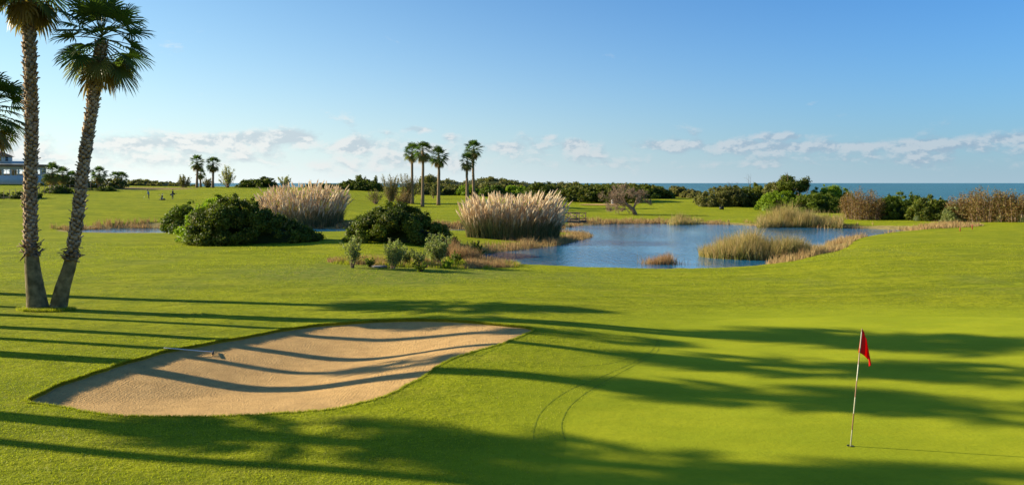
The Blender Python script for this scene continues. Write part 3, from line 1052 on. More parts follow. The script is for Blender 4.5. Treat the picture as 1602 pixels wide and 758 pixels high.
# ------------------------------------------------------------------ palms
def fan_leaf(mb, origin, az_, el_, Lp, R, brown=0.0, bright=.5, nseg=26):
    d = np.array([math.cos(az_) * math.cos(el_), math.sin(az_) * math.cos(el_), math.sin(el_)])
    side = np.array([-math.sin(az_), math.cos(az_), 0.])
    k = 5
    pts = [np.array(origin, float)]
    dd = d.copy()
    for i in range(k):
        dd = dd + np.array([0, 0, -.05])
        dd /= np.linalg.norm(dd)
        pts.append(pts[-1] + dd * Lp / k)
    mb.tube(pts, np.linspace(.028, .014, k + 1), 4, tint=(.9, min(1, brown + .15)), cap=False)
    c = pts[-1]
    up = np.cross(side, dd); up *= -1 if up[2] < 0 else 1
    tw = rng.uniform(-.5, .5)
    side2 = side * math.cos(tw) + up * math.sin(tw)
    up2 = np.cross(dd, side2); up2 *= np.sign(up2[2]) or 1
    ang = np.linspace(-2.05, 2.05, nseg + 1)
    V, q, t3, ti = [c], [], [], [(bright, brown)]
    cup = rng.uniform(.05, .3)
    def pt(a, r, fold=0.0, droop=0.0):
        p_ = c + (dd * math.cos(a) + side2 * math.sin(a)) * r + up2 * (fold + cup * r * abs(math.sin(a)) * .6)
        p_ = p_ + np.array([0, 0, -droop])
        return p_
    for i in range(nseg):
        a0, a1 = ang[i], ang[i + 1]
        am = (a0 + a1) / 2
        rl = R * (.72 + .28 * math.cos(am * .6)) * rng.uniform(.88, 1.08)
        rin = rl * rng.uniform(.30, .42)
        b = len(V)
        bt = np.clip(bright + rng.uniform(-.2, .2), 0, 1)
        dr = rng.uniform(.10, .28) * R * (1 + brown)
        V += [pt(a0, rin), pt(am, rin, .028 * R), pt(a1, rin), pt(am, rl * .8, 0, dr * .35), pt(am + rng.uniform(-.05, .05), rl, 0, dr)]
        wv_ = np.array(side2) * 0
        # narrow the strip towards its tip
        t3 += [(0, b, b + 1), (0, b + 1, b + 2)]
        V += [pt(a0 + (am - a0) * .45, rl * .8, -.01, dr * .35), pt(a1 - (a1 - am) * .45, rl * .8, -.01, dr * .35)]
        q += [(b, b + 5, b + 3, b + 1), (b + 1, b + 3, b + 6, b + 2)]
        t3 += [(b + 5, b + 4, b + 3), (b + 3, b + 4, b + 6)]
        tipb = min(1, brown + rng.uniform(0, .35))
        ti += [(bt, brown)] * 3 + [(bt, brown), (bt, tipb), (bt, brown), (bt, brown)]
    mb.add(V, q, t3, np.array(ti))


def make_crown(nf=46, R=1.0, Lp=1.15, low=-.85, seed=0, nseg=26):
    mb = MB()
    for i in range(nf):
        t_ = (i + .5) / nf
        e = 1.45 - (1.45 - low) * t_ ** .95 + rng.uniform(-.12, .12)
        a = i * 2.39996 + rng.uniform(-.25, .25)
        old = max(0, (t_ - .78) / .22)
        brown = np.clip(old * rng.uniform(0, .8), 0, 1) if old > 0 else rng.uniform(0, .08)
        fan_leaf(mb, (0, 0, .35 - .55 * t_), a, e, Lp * rng.uniform(.8, 1.15) * (.7 + .3 * min(1, t_ * 3)), R * rng.uniform(.85, 1.1), brown, rng.uniform(.1, .9), nseg)
    return mb


def make_skirt(nf=16, R=.9, Lp=.7):
    mb = MB()
    for i in range(nf):
        a = i * 2.39996 + rng.uniform(-.3, .3)
        fan_leaf(mb, (math.cos(a) * .15, math.sin(a) * .15, -.35 - .5 * rng.random()), a, rng.uniform(-1.35, -.95), Lp * rng.uniform(.7, 1.1), R * rng.uniform(.7, 1.0), rng.uniform(.7, 1), rng.uniform(.3, .9), 16)
    return mb


crown_meshes, skirt_meshes = [], []
for i in range(4):
    o = make_crown(34 if i < 2 else 32, nseg=26 if i < 2 else 18).build('crown', M['palm_leaf'])
    crown_meshes.append(o.data); bpy.data.objects.remove(o)
    o = make_skirt().build('dead_fronds', M['palm_leaf'])
    skirt_meshes.append(o.data); bpy.data.objects.remove(o)


def put(name, me, parent, loc=(0, 0, 0), rz=0, s=1.0):
    o = bpy.data.objects.new(name, me)
    COL.objects.link(o)
    o.parent = parent
    o.location = loc
    o.rotation_euler = (0, 0, rz)
    o.scale = (s, s, s)
    return o


def trunk_path(pts, n):
    return spline(pts, n, closed=False)


def palm(name, label, base, path, radii, crown=0, cs=1.0, group=None, boots=None, skirt=True, smooth_to=None, rz=None):
    """path: centre-line points relative to base"""
    root = thing(name, label, 'palm tree', base, group=group)
    c = trunk_path(path, 8)
    hh = c[:, 2]
    rad = np.interp(hh, [p_[2] for p_ in path], radii)
    if boots:
        tb = MB()
        tb.tube(c, rad * (.86 + 0 * hh), 14, tint=.25, wob=.05)
        # persistent leaf bases, in a spiral
        z = smooth_to
        i = 0
        T = np.gradient(c, axis=0); T /= np.linalg.norm(T, axis=1)[:, None]
        while z < hh[-1] - .1:
            a = i * 2.39996 + rng.uniform(-.15, .15)
            cx_, cy_ = np.interp(z, hh, c[:, 0]), np.interp(z, hh, c[:, 1])
            r = np.interp(z, hh, rad) * .84
            tan = np.array([np.interp(z, hh, T[:, 0]), np.interp(z, hh, T[:, 1]), 1.])
            o_ = np.array([math.cos(a), math.sin(a), 0])
            s_ = np.array([-math.sin(a), math.cos(a), 0])
            ln = rng.uniform(.12, .21)
            til = rng.uniform(.2, .6) if rng.random() < .8 else rng.uniform(.7, 1.2)
            shag = z < smooth_to + .55
            if shag: til = rng.uniform(.4, 2.6); ln *= rng.uniform(1, 1.9)
            dr = tan * math.cos(til) + o_ * math.sin(til)
            w0, w1 = rng.uniform(.07, .10), rng.uniform(.035, .06)
            th = .03
            p0 = np.array([cx_, cy_, z]) + o_ * r
            p1 = p0 + dr * ln
            nrm = np.cross(s_, dr)
            nrm /= np.linalg.norm(nrm)
            V = [p0 - s_ * w0, p0 + s_ * w0, p1 + s_ * w1, p1 - s_ * w1]
            V = V + [v_ + nrm * th * (-1 if nrm @ o_ < 0 else 1) for v_ in V]
            b_ = rng.uniform(.25, 1) * (.45 if shag else 1)
            tb.add(V, q=[[0, 1, 2, 3], [7, 6, 5, 4], [0, 4, 5, 1], [1, 5, 6, 2], [2, 6, 7, 3], [3, 7, 4, 0]],
                   tint=np.array([(b_ * .45, .3)] * 2 + [(b_, 0)] * 2 + [(b_ * .45, .3)] * 2 + [(b_, 0)] * 2))
            z += rng.uniform(.013, .019)
            i += 1
        trunk_o = tb.build('trunk', M['palm_bark'], root)
        k = hh <= smooth_to + .25
        sb = MB()
        sb.tube(c[k], rad[k] * 1.02, 24, cap=False, wob=.012)
        # flared bole
        sb.build('smooth_base', M['cut_bark'], trunk_o, True)
    else:
        tb = MB()
        nn = 22
        zz = np.linspace(0, hh[-1], nn)
        cc = np.c_[np.interp(zz, hh, c[:, 0]), np.interp(zz, hh, c[:, 1]), zz]
        tb.tube(cc, np.interp(zz, hh, rad), 9, tint=.12, wob=.05)
        tb.build('trunk', M['palm_bark'], root, True)
    top = tuple(c[-1])
    rz = rng.uniform(0, 6.28) if rz is None else rz
    put('crown', crown_meshes[crown % 4], root, top, rz, cs)
    if skirt:
        put('dead_fronds', skirt_meshes[crown % 4], root, top, rz + 1, cs)
    return root


# the twin palms left of the bunker
def rel(px, py, base, d):
    return ((px - CX) / F * d - base[0], 0, CZ - (py - HY) / F * d - base[2])


PD = 31.5
for nm, lab, bpx, bpy_, pth, rad, sm, cr, rz, cs in [
    (0, 'taller upright near fan palm with bristly trunk, left one of the close pair', 60, 482,
     [(60, 484), (55, 450), (49, 400), (46, 300), (47, 200), (44, 100), (41, -34)], [.40, .32, .24, .205, .205, .205, .21], 2.1, 0, .4, 1.05),
    (1, 'shorter near fan palm leaning right, right one of the close pair', 91, 482,
     [(90, 484), (98, 450), (110, 408), (119, 345), (130, 250), (142, 165), (157, 62)], [.33, .27, .225, .19, .185, .185, .195], 1.9, 1, 2.2, .98)]:
    bx = (bpx - CX) / F * PD
    b_ = (bx, PD, gz(bx, PD))
    path = [rel(a, c_, b_, PD) for a, c_ in pth]
    path[0] = (path[0][0], 0, -.1)
    lean_y = [0, .0, .02, .06, .1, .12, .12]
    path = [(p_[0], ly, p_[2]) for p_, ly in zip(path, lean_y)]
    palm('fan_palm', lab, b_, path, rad, cr, cs, 'pair of fan palms beside the bunker', boots=True, smooth_to=sm, rz=rz)


def straight_palm(label, x, y, h, r=.2, crown=2, cs=1.0, group=None, lean=.0, skirt=True):
    z = gz(x, y)
    a = rng.uniform(-1, 1) * .15
    return palm('fan_palm', label, (x, y, z), [(0, 0, -.1), (lean * .3 + a * .3, 0, h * .3), (lean * .7 + a, .0, h * .7), (lean, 0, h)],
                [r * 1.5, r * 1.05, r * .95, r * .9], crown, cs, group, skirt=skirt)


# the palm whose crown shows at the left edge
straight_palm('fan palm half cut by the left edge, its crown above the clubhouse', (-22 - CX) / F * 36, 36, 8.3, .24, 0, 1.05)
# palms of the same row standing left of the picture; their shadows cross the lawn and bunker
K = (-2.61, .555)
for n_p, (P_x, P_y, h) in enumerate([(7.85, 22.0, 11.2), (12.8, 20.9, 12.8), (2.6, 25.4, 9.6), (5.8, 18.9, 11.2), (10.2, 17.7, 12.4), (-4.6, 15.9, 7.4), (1.0, 14.5, 9.6),
                      (8.4, 12.9, 12.2), (3.6, 12.6, 11.0), (-3.4, 22.6, 8.3), (-2.0, 28.2, 9.2), (1.4, 30.9, 10.6)]):
    straight_palm('tall fan palm outside the left edge, one of the row shading the lawn',
                  P_x + K[0] * h, P_y + K[1] * h, h, .2, int(rng.integers(0, 4)), .55 if n_p in (2, 9, 10, 11) else rng.uniform(.76, .86), 'fan palms left of the picture')


# the five palms in the middle distance and the three on the crest
def far_palm(label, px, base, top, group, cs=1.0, d=None, r=.25, crown=0):
    x, y, z = at(px, base) if d is None else col(px, d)
    h = CZ - (top - HY) * y / F - z
    rise = 2.0 * cs
    return straight_palm(label, x, y, h - rise, r, crown, cs, group)


G5 = 'five fan palms on the far fairway'
far_palm('fan palm on the far fairway, leftmost of three, its foot behind the thicket', 645, 319, 222, G5, 1.08, crown=2, r=.28)
far_palm('fan palm on the far fairway, middle and tallest of the group of three', 661, 323.5, 218, G5, 1.12, crown=3, r=.28)
far_palm('fan palm on the far fairway, right one of three, with the fullest crown', 686, 321, 227, G5, 1.2, crown=0, r=.3)
far_palm('shorter left palm of the touching pair right of the three palms', 731, 320.5, 237, G5, 1.0, crown=2, r=.28)
far_palm('taller right palm of the touching pair right of the three palms', 741, 318.5, 217, G5, 1.12, crown=1, r=.28)
G3 = 'three slim palms on the crest'
far_palm('slim palm on the left crest, tallest of three beside a grey tree', 308, 292, 241, G3, 1.0, 195, .26, 2)
far_palm('slim palm on the left crest, the right one next to a pale feathery tree', 333, 292, 243, G3, 1.0, 195, .26, 3)
far_palm('short palm between two taller slim palms on the left crest', 314, 290, 262, G3, .75, 205, .24, 2)
G4 = 'small palms near the clubhouse'
far_palm('bushy palm right of the clubhouse, tallest of the small far palms at left', 82, 288, 252, G4, 1.25, 172, .3, 0)
far_palm('lower palm growing against the tallest small palm right of the clubhouse', 98, 288, 259, G4, 1.0, 176, .3, 1)
far_palm('small palm seen between the trunks of the two near palms', 112, 289, 266, G4, .9, 180, .25, 2)
far_palm('small isolated round palm just right of the leaning near trunk', 155, 290, 258, G4, 1.0, 178, .25, 3)
far_palm('small palm left one of two touching crowns on the ridge', 180, 290, 267, G4, .8, 182, .25, 2)
far_palm('small palm right one of two touching crowns on the ridge', 190, 290, 267, G4, .85, 184, .25, 1)

# ------------------------------------------------------------------ shrubs and trees
bush('mastic_bush', 'small dark rounded bush at the left end of the large shrubbery', 'bush',
     [(262, 352), (268, 332), (280, 322), (296, 317), (312, 318), (322, 330)], 366, 'leaf_mid', D=5, n=9000, leaf=.10, lump=(.45, .8), bright=(0, .6))
bush('mastic_bush', 'sunlit bright green rounded bush on the left flank of the large shrubbery', 'bush',
     [(282, 366), (290, 345), (302, 328), (318, 314), (340, 308), (362, 318), (376, 340)], 381, 'leaf_bright', D=5.5, n=15000, leaf=.09, lump=(.5, .9), altp=.1)
bush('mastic_bush', 'large dark green spreading shrubbery, widest bush on the near lawn', 'bush',
     [(312, 330), (330, 312), (356, 306), (380, 309), (405, 318), (420, 332), (440, 340), (465, 350), (485, 362), (500, 374)], 384, 'leaf_dark', D=7,
     n=60000, leaf=.09, lump=(.5, .95), altp=.12)
bush('mastic_bush', 'dark green domed bush standing behind the young saplings', 'bush',
     [(545, 362), (556, 345), (580, 332), (605, 323), (630, 319), (655, 326), (680, 338), (700, 350), (716, 372)], 383, 'leaf_dark', D=7, n=38000,
     leaf=.09, lump=(.5, .9), altp=.1)
bush('mastic_bush', 'lower olive green flank bush leaning on the left of the domed bush', 'bush',
     [(540, 372), (552, 352), (570, 340), (590, 336), (606, 350)], 380, 'leaf_mid', D=4, n=9000, leaf=.09, lump=(.4, .7))


def pampas(label, x, y, z, pxs, D, n_leaf, n_pl, group, hleaf=1.9):
    """pxs: [(px, top_py)...] outline"""
    root = thing('pampas_grass', label, 'pampas grass', (x, y, z), group=group)
    X = np.array([(p - CX) / F * y - x for p, _ in pxs]); T_ = np.array([CZ - (t_ - HY) * y / F - z for _, t_ in pxs])
    hm = T_.max()
    inset = .6
    def spots(n):
        px = X.mean() + (rng.uniform(X[0] + inset, X[-1] - inset, n) - X.mean()) * .86
        py = rng.uniform(-.5, .5, n) * D * np.sqrt(np.clip(1 - ((px - X.mean()) / (X[-1] - X[0]) * 2) ** 2, .1, 1))
        return px, py
    lb = MB()
    px, py = spots(n_leaf)
    hl = hleaf * rng.uniform(.5, 1.25, n_leaf)
    side = np.arctan2(py, (px - X.mean()) * .5) + rng.normal(0, .8, n_leaf)
    zz = ground_z(px + x, py + y) - z
    blades(np.c_[px, py, zz], hl, .035, rng.uniform(.2, .75, n_leaf), lb, np.c_[rng.uniform(0, 1, n_leaf), (rng.random(n_leaf) < .25) * rng.uniform(.3, 1, n_leaf)], 3, side)
    dome_core([(X[0] + .5, .5), (X.mean(), hleaf * .8), (X[-1] - .5, .5)], D, lb, .8, .3)
    lb.build('foliage', M['pampas_leaf'], root)
    pb = MB()
    px, py = spots(n_pl)
    top = np.interp(X.mean() + (px - X.mean()) * 1.16, X, T_) * rng.choice([1, .95, .8, .65], n_pl) * rng.uniform(.68, 1.10, n_pl) * (1 + .16 * fbm(px * 1.1, py * 1.1, 33, 2))
    zz = ground_z(px + x, py + y) - z
    cx_ = X.mean()
    out_ = (px - cx_) / (X[-1] - X[0]) * 2
    for i in range(n_pl):
        lx = out_[i] * .7 + rng.normal(0, .22)
        ly = rng.normal(0, .18) - .05
        ht = top[i]
        ln = rng.uniform(.55, .95)
        ks = np.array([0, .45, .75, .85, .93, 1.0])
        tot = ht
        ks = np.array([0, .5, 1 - ln / tot, 1 - ln / tot * .6, 1 - ln / tot * .25, 1.0])
        ks = np.maximum.accumulate(np.clip(ks, 0, 1) + np.arange(6) * 1e-3)
        pth = np.c_[px[i] + lx * ks ** 2 * ht * .5 + .10 * ks ** 4, py[i] + ly * ks ** 2 * ht * .5, zz[i] + ks * ht]
        b = rng.uniform(0, 1)
        pb.tube(pth[:3], [.012, .01, .01], 3, tint=(b * .3, .9), cap=False)
        w_ = rng.uniform(.05, .09)
        pb.tube(pth[2:], [w_ * .35, w_, w_ * .8, .008], 5, tint=(b, rng.random() * .3), cap=False, wob=.25)
        # loose feathery hairs
        m_ = 22
        s = rng.uniform(0, 1, m_)
        hp = pth[2] + (pth[5] - pth[2]) * s[:, None]
        dv = rng.standard_normal((m_, 3)) * .085 + np.array([.03, 0, .09])
        e = hp + dv
        V = np.stack([hp - [.012, 0, 0], hp + [.012, 0, 0], e], 1).reshape(-1, 3)
        pb.add(V, t=np.arange(m_ * 3).reshape(-1, 3), tint=(b, rng.random() * .3))
    pb.build('plumes', M['pampas_plume'], root)
    return root


def pampas_px(label, pxs, base, D, nl, npl, hleaf, d=None):
    pc = (pxs[0][0] + pxs[-1][0]) / 2
    x, y, z = at(pc, base) if d is None else col(pc, d)
    if d is None:
        x, y = x * (y + D / 2) / y, y + D / 2
        z = gz(x, y)
    return pampas(label, x, y, z, pxs, D, nl, npl, 'pampas grass clumps', hleaf)


pampas_px('large clump of pampas grass with cream plumes on the pond bank', [(712, 345), (722, 322), (745, 313), (775, 307), (810, 304), (845, 302), (872, 306), (893, 330)], 376, 6.5, 9000, 1250, 2.2)
pampas_px('pampas grass clump with cream plumes behind the large dark shrubbery', [(395, 312), (412, 298), (440, 292), (480, 288), (515, 290), (540, 298), (549, 318)], 360, 6.5, 7000, 1100, 1.9)
pampas_px('small pampas tuft at the right edge in front of the brown thicket', [(1584, 345), (1592, 332), (1606, 325), (1622, 335)], 348, 2, 1200, 60, 1.0)
pampas_px('small pale pampas tuft left of the one at the right edge', [(1549, 345), (1556, 336), (1565, 333), (1572, 345)], 347.5, 1.6, 900, 30, 1.0)

# woods to the right of the pond: each distinct crown on its own
RB = 'coastal shrubs and low trees behind the pond'
for args in [
    ('olive brown rounded thicket, leftmost of the coastal bushes right of the bare tree', [(1086, 312), (1096, 302), (1112, 295), (1135, 290), (1155, 292), (1165, 305)], 324, 'leaf_olive', 16000, .16, (.7, 1.2), .25),
    ('dark green thicket joined to the right of the olive brown thicket', [(1140, 306), (1155, 294), (1175, 290), (1195, 292), (1210, 300), (1222, 310)], 324, 'leaf_dark', 14000, .16, (.7, 1.2), .15),
    ('bright green low dome in front of the tall dark tree right of the pond', [(1186, 316), (1196, 304), (1212, 299), (1232, 298), (1250, 302), (1262, 318)], 331, 'leaf_bright', 14000, .14, (.6, 1.0), .1),
    ('mid green low bush with sunlit top, right of the bright low dome', [(1236, 318), (1250, 306), (1275, 302), (1300, 303), (1318, 312), (1322, 325)], 333, 'leaf_mid', 14000, .14, (.6, 1.0), .1),
    ('bright green bush high on the slope right of the tall dark tree', [(1268, 305), (1280, 294), (1298, 290), (1320, 292), (1334, 306)], 331, 'leaf_bright', 12000, .14, (.6, 1.0), .15),
    ('broad bright green dome bush at the right end of the pond', [(1368, 330), (1376, 314), (1392, 306), (1412, 303), (1432, 306), (1446, 320)], 344, 'leaf_mid', 18000, .13, (.6, 1.0), .15),
    ('dark shaded bush right of the broad bright green dome', [(1424, 325), (1438, 312), (1455, 307), (1472, 312), (1484, 324), (1488, 335)], 346, 'leaf_dark', 12000, .13, (.6, 1.0), .1),
    ('grey green leggy shrub in front of the long brown thicket', [(1476, 340), (1482, 326), (1494, 320), (1508, 330), (1516, 342)], 348, 'leaf_grey', 5000, .11, (.4, .7), .2),
]:
    lab, prof, base, mt, n, lf, lm, ap = args
    bush('coastal_bush', lab, 'bush', prof, base, mt, n=n, leaf=lf, lump=lm, altp=ap, group=RB)
for (px, base, top, wd, ns, lab, al) in [
    (1349, 343, 291, 70, 110, 'reddish brown rounded tamarisk between green bushes behind the pond end', .25),
    (1512, 347, 301, 62, 90, 'orange brown tamarisk thicket near the right edge, left one with pale lit stems', .35),
    (1542, 347, 294, 66, 100, 'tall orange brown tamarisk thicket near the right edge, highest crown', .5),
    (1584, 347, 299, 66, 100, 'orange brown tamarisk thicket behind the two small pampas tufts', .45),
    (1622, 347, 301, 60, 70, 'orange brown tamarisk thicket cut by the right edge', .35)]:
    shoots('tamarisk', lab, px, base, top, wd, 'leaf_brown', n_st=ns, per=120, leaf=.11, group=RB, cat='bush', altp=al, start=.02, rad=.04, spread=.21, foot=.36, fan=.9)
tree('umbrella_tree', 'tall dark green tree rising above the coastal bushes right of the pond', 1242, 331, 270, 62, 'leaf_dark', n=16000, leaf=.15, lump=(.7, 1.3), nl=26, crown0=.4, trunk_r=.28, d=158, altp=.05)
tree('umbrella_tree', 'rounder dark tree just left of the tall dark tree above the coastal bushes', 1211, 331, 283, 40, 'leaf_olive', n=9000, leaf=.15, lump=(.6, 1.1), nl=18, crown0=.4, trunk_r=.2, d=160)
for (px, top, lab) in [(1181, 283, 'spiky treetop poking above the dark thicket, right of two'), (1150, 289, 'spiky treetop poking above the olive brown thicket, left of two')]:
    tree('pine_tree', lab, px, 322, top, 14, 'leaf_dark', n=1200, leaf=.18, lump=(.3, .6), nl=8, crown0=.5, d=190, trunk_r=.12)

# middle belt
BM = 'rounded bushes along the far edge of the fairway'
for k, (prof, base, mt, lab) in enumerate([
    ([(712, 300), (722, 292), (738, 290), (752, 298)], 306, 'leaf_bright', 'bright green rounded bush just behind the right pair of palms'),
    ([(750, 300), (762, 291), (778, 290), (792, 299)], 308, 'leaf_mid', 'mid green rounded bush right of the bright one behind the palm pair'),
    ([(786, 300), (798, 290), (815, 289), (830, 296)], 308, 'leaf_bright', 'bright green rounded bush right of the mid green one beyond the pampas'),
    ([(820, 298), (835, 287), (858, 284), (880, 292), (892, 305)], 313, 'leaf_dark', 'dark bush showing above the plumes of the large pampas clump'),
    ([(648, 298), (662, 290), (684, 291), (694, 300)], 305, 'leaf_olive', 'olive bush behind the group of three palms'),
    ([(690, 300), (700, 293), (712, 294), (718, 302)], 305, 'leaf_olive', 'small olive bush between the two groups of palms'),
]):
    bush('rounded_bush', lab, 'bush', prof, base, mt, n=7000, leaf=.22, lump=(.9, 1.5), group=BM)
bush('low_wood', 'long low dark wood left of the bare brown tree, beyond the far fairway', 'thicket',
     [(868, 302), (885, 294), (905, 291), (930, 291), (955, 290), (985, 288), (1000, 290)], 318, 'leaf_dark', D=16, n=42000, leaf=.2, lump=(.8, 1.5), altp=.25)
bush('low_wood', 'dark wood right of the bare brown tree with a tongue of shadow on the fairway', 'thicket',
     [(975, 300), (992, 291), (1010, 288), (1030, 291), (1046, 297), (1056, 306)], 311, 'leaf_dark', D=14, n=22000, leaf=.22, lump=(.8, 1.6), altp=.15)
bush('dune_bush', 'brown topped dune bush left of the sea gap beyond the far fairway', 'bush',
     [(1042, 299), (1056, 291), (1070, 293), (1078, 302)], 309, 'leaf_olive', D=8, n=7000, leaf=.22, lump=(.8, 1.4), altp=.4, d=232)
bush('dune_bush', 'pale olive dune bush right at the sea gap beyond the far fairway', 'bush',
     [(1064, 304), (1076, 296), (1088, 296), (1098, 305)], 309, 'leaf_olive', D=8, n=7000, leaf=.22, lump=(.7, 1.2), altp=.6, d=222)
# the wooded dune ridge reading as one mass
def ridge(name, prof, d, D, mt, n, leaf, lump, altp, nl):
    pc = (prof[0][0] + prof[-1][0]) / 2
    x, y, z = col(pc, d)
    pr = [((p - CX) / F * y - x, max(.5, CZ - (t_ - HY) * y / F - z)) for p, t_ in prof]
    cent, r = dome_lumps(pr, D, nl, *lump)
    mb = MB()
    lump_leaves(cent, r, n, leaf, mb, altp=altp, shell=.6)
    dome_core(pr, D, mb, .85)
    return tag(mb.build(name, M[mt], loc=(0, 0, 0)) if False else _place(mb, name, M[mt], x, y, z), kind='stuff')


def _place(mb, name, mt, x, y, z):
    follow(mb, x, y, z)
    for i, v in enumerate(mb.v):
        mb.v[i] = v + np.array([x, y, z])
    return mb.build(name, mt, loc=(x, y, z))


tag(ridge('scrub_ridge', [(655, 282), (668, 275), (690, 280), (720, 284), (750, 279), (775, 277), (800, 281), (830, 284), (860, 284), (880, 281), (905, 288)], 262, 26, 'leaf_olive', 34000, .3, (1.2, 2.4), .25, 240),
    'continuous scrub-covered ridge behind the five palms', 'scrub')
tag(ridge('scrub_ridge', [(880, 290), (900, 287), (940, 289), (985, 287.5), (1020, 290), (1045, 294), (1075, 296), (1110, 299)], 275, 24, 'leaf_dark', 22000, .32, (1.0, 2.0), .3, 170),
    'low continuous scrub between the far fairway and the sea', 'scrub')
tag(ridge('scrub_ridge', [(195, 289), (210, 282), (225, 281), (245, 284), (262, 283), (280, 286), (300, 289)], 232, 16, 'leaf_olive', 12000, .25, (.7, 1.3), .3, 110),
    'low scrub-covered rise behind the golfers', 'scrub')
bush('low_wood', 'dark hedge-like wood on the crest right of the pale feathery tree', 'thicket',
     [(372, 289), (382, 281), (400, 281), (412, 277), (425, 278), (433, 289)], 293, 'leaf_dark', D=6, n=7000, leaf=.2, lump=(.6, 1.1), d=203)
bush('low_wood', 'dark wood on the crest left of the grey-brown thicket', 'thicket',
     [(528, 289), (545, 283), (556, 281), (575, 281), (592, 284), (600, 292)], 295, 'leaf_dark', D=8, n=9000, leaf=.22, lump=(.7, 1.2), d=222)
bush('low_wood', 'low dark line of shrubs behind the plumes of the far pampas clump', 'thicket',
     [(478, 291), (495, 287), (512, 287), (530, 288), (540, 292)], 294, 'leaf_dark', D=6, n=6000, leaf=.2, lump=(.5, .9), d=215)
TC = 'trees on the far crest'
shoots('crest_tree', 'pale feathery grey tree on the crest, right of the three slim palms', 356, 293, 258, 36, 'leaf_grey', d=198, n_st=26, per=75, leaf=.17, group=TC, altp=.6, start=.35, rad=.07, spread=.11, foot=.05)
shoots('crest_tree', 'small round grey-green tree on the crest, left of the three slim palms', 288, 292, 272, 30, 'leaf_olive', d=198, n_st=30, per=60, leaf=.16, group=TC, start=.25, rad=.05, spread=.14)
shoots('crest_tree', 'small low bush-like tree at the foot of the slim palms', 325, 292, 277, 20, 'leaf_olive', d=197, n_st=20, per=60, leaf=.15, group=TC, altp=.6, start=.1, rad=.04, spread=.16)
shoots('crest_tree', 'small round grey tree alone on the crest, right of the dark hedge', 445, 294, 273, 26, 'leaf_grey', d=203, n_st=22, per=60, leaf=.17, group=TC, altp=.6, start=.3, rad=.06, spread=.13, foot=.05)
shoots('crest_tree', 'dark tree on the crest above the wood, left of two', 564, 293, 269, 26, 'leaf_dark', d=225, n_st=26, per=80, leaf=.2, group=TC, start=.4, rad=.08, spread=.13, foot=.04)
shoots('crest_tree', 'dark flat-topped tree on the crest, right of two', 585, 293, 273, 20, 'leaf_dark', d=225, n_st=20, per=80, leaf=.2, group=TC, start=.4, rad=.08, spread=.13, foot=.04)
GB = 'grey-brown feathery trees behind the domed bush'
shoots('tamarisk', 'low spreading shrub on short bare stems, leftmost of the grey-brown thicket', 588, 319, 293, 36, 'leaf_olive', n_st=26, per=60, leaf=.11, group=GB, altp=.5, start=.4, rad=.05, spread=.16, foot=.06)
shoots('tamarisk', 'tall feathery tree in the grey-brown thicket, left of its middle', 612, 316, 270, 46, 'leaf_olive', n_st=60, per=95, leaf=.12, group=GB, altp=.5, start=.2, rad=.06, spread=.09, foot=.08)
shoots('tamarisk', 'tall feathery tree in the grey-brown thicket, touching the leftmost palm', 638, 318, 269, 46, 'leaf_olive', n_st=60, per=95, leaf=.12, group=GB, altp=.65, start=.2, rad=.06, spread=.09, foot=.08)
shoots('tamarisk', 'low brown feathery bush at the foot of the grey-brown thicket', 630, 322, 296, 40, 'leaf_brown', n_st=50, per=70, leaf=.1, group=GB, altp=.5, start=.1, rad=.04, spread=.13)
shoots('young_tree', 'small round sapling on the far fairway between the three palms and the wood', 678, 311, 289, 14, 'leaf_olive', n_st=14, per=50, leaf=.13, start=.4, rad=.04, spread=.14, foot=.04)
bush('low_bush', 'dark hedge bank running beside the wire fence, nearer part left of the near palms', 'hedge', [(-60, 303), (-20, 303), (20, 301), (50, 299), (64, 303)], 311, 'leaf_dark', D=3, n=7000, leaf=.13, lump=(.4, .7), bright=(0, .6))
bush('low_bush', 'rounded dark bush by the wire fence between the two near trunks', 'hedge', [(66, 302), (80, 292), (94, 288), (106, 294), (116, 301)], 303, 'leaf_dark', D=4, n=6000, leaf=.13, lump=(.5, .8))
bush('low_bush', 'low dark hedge right of the leaning near trunk below the small palms', 'hedge', [(128, 299), (145, 294), (162, 291.5), (176, 292)], 299, 'leaf_dark', D=3, n=4000, leaf=.13, lump=(.35, .6))
bush('low_bush', 'mixed low shrubs growing at the feet of the small palms beside the clubhouse', 'hedge', [(66, 283), (84, 275), (104, 276), (124, 280), (150, 283), (170, 279), (184, 277), (200, 287)], 290, 'leaf_olive', D=5, n=9000, leaf=.18, lump=(.5, .9), d=181)

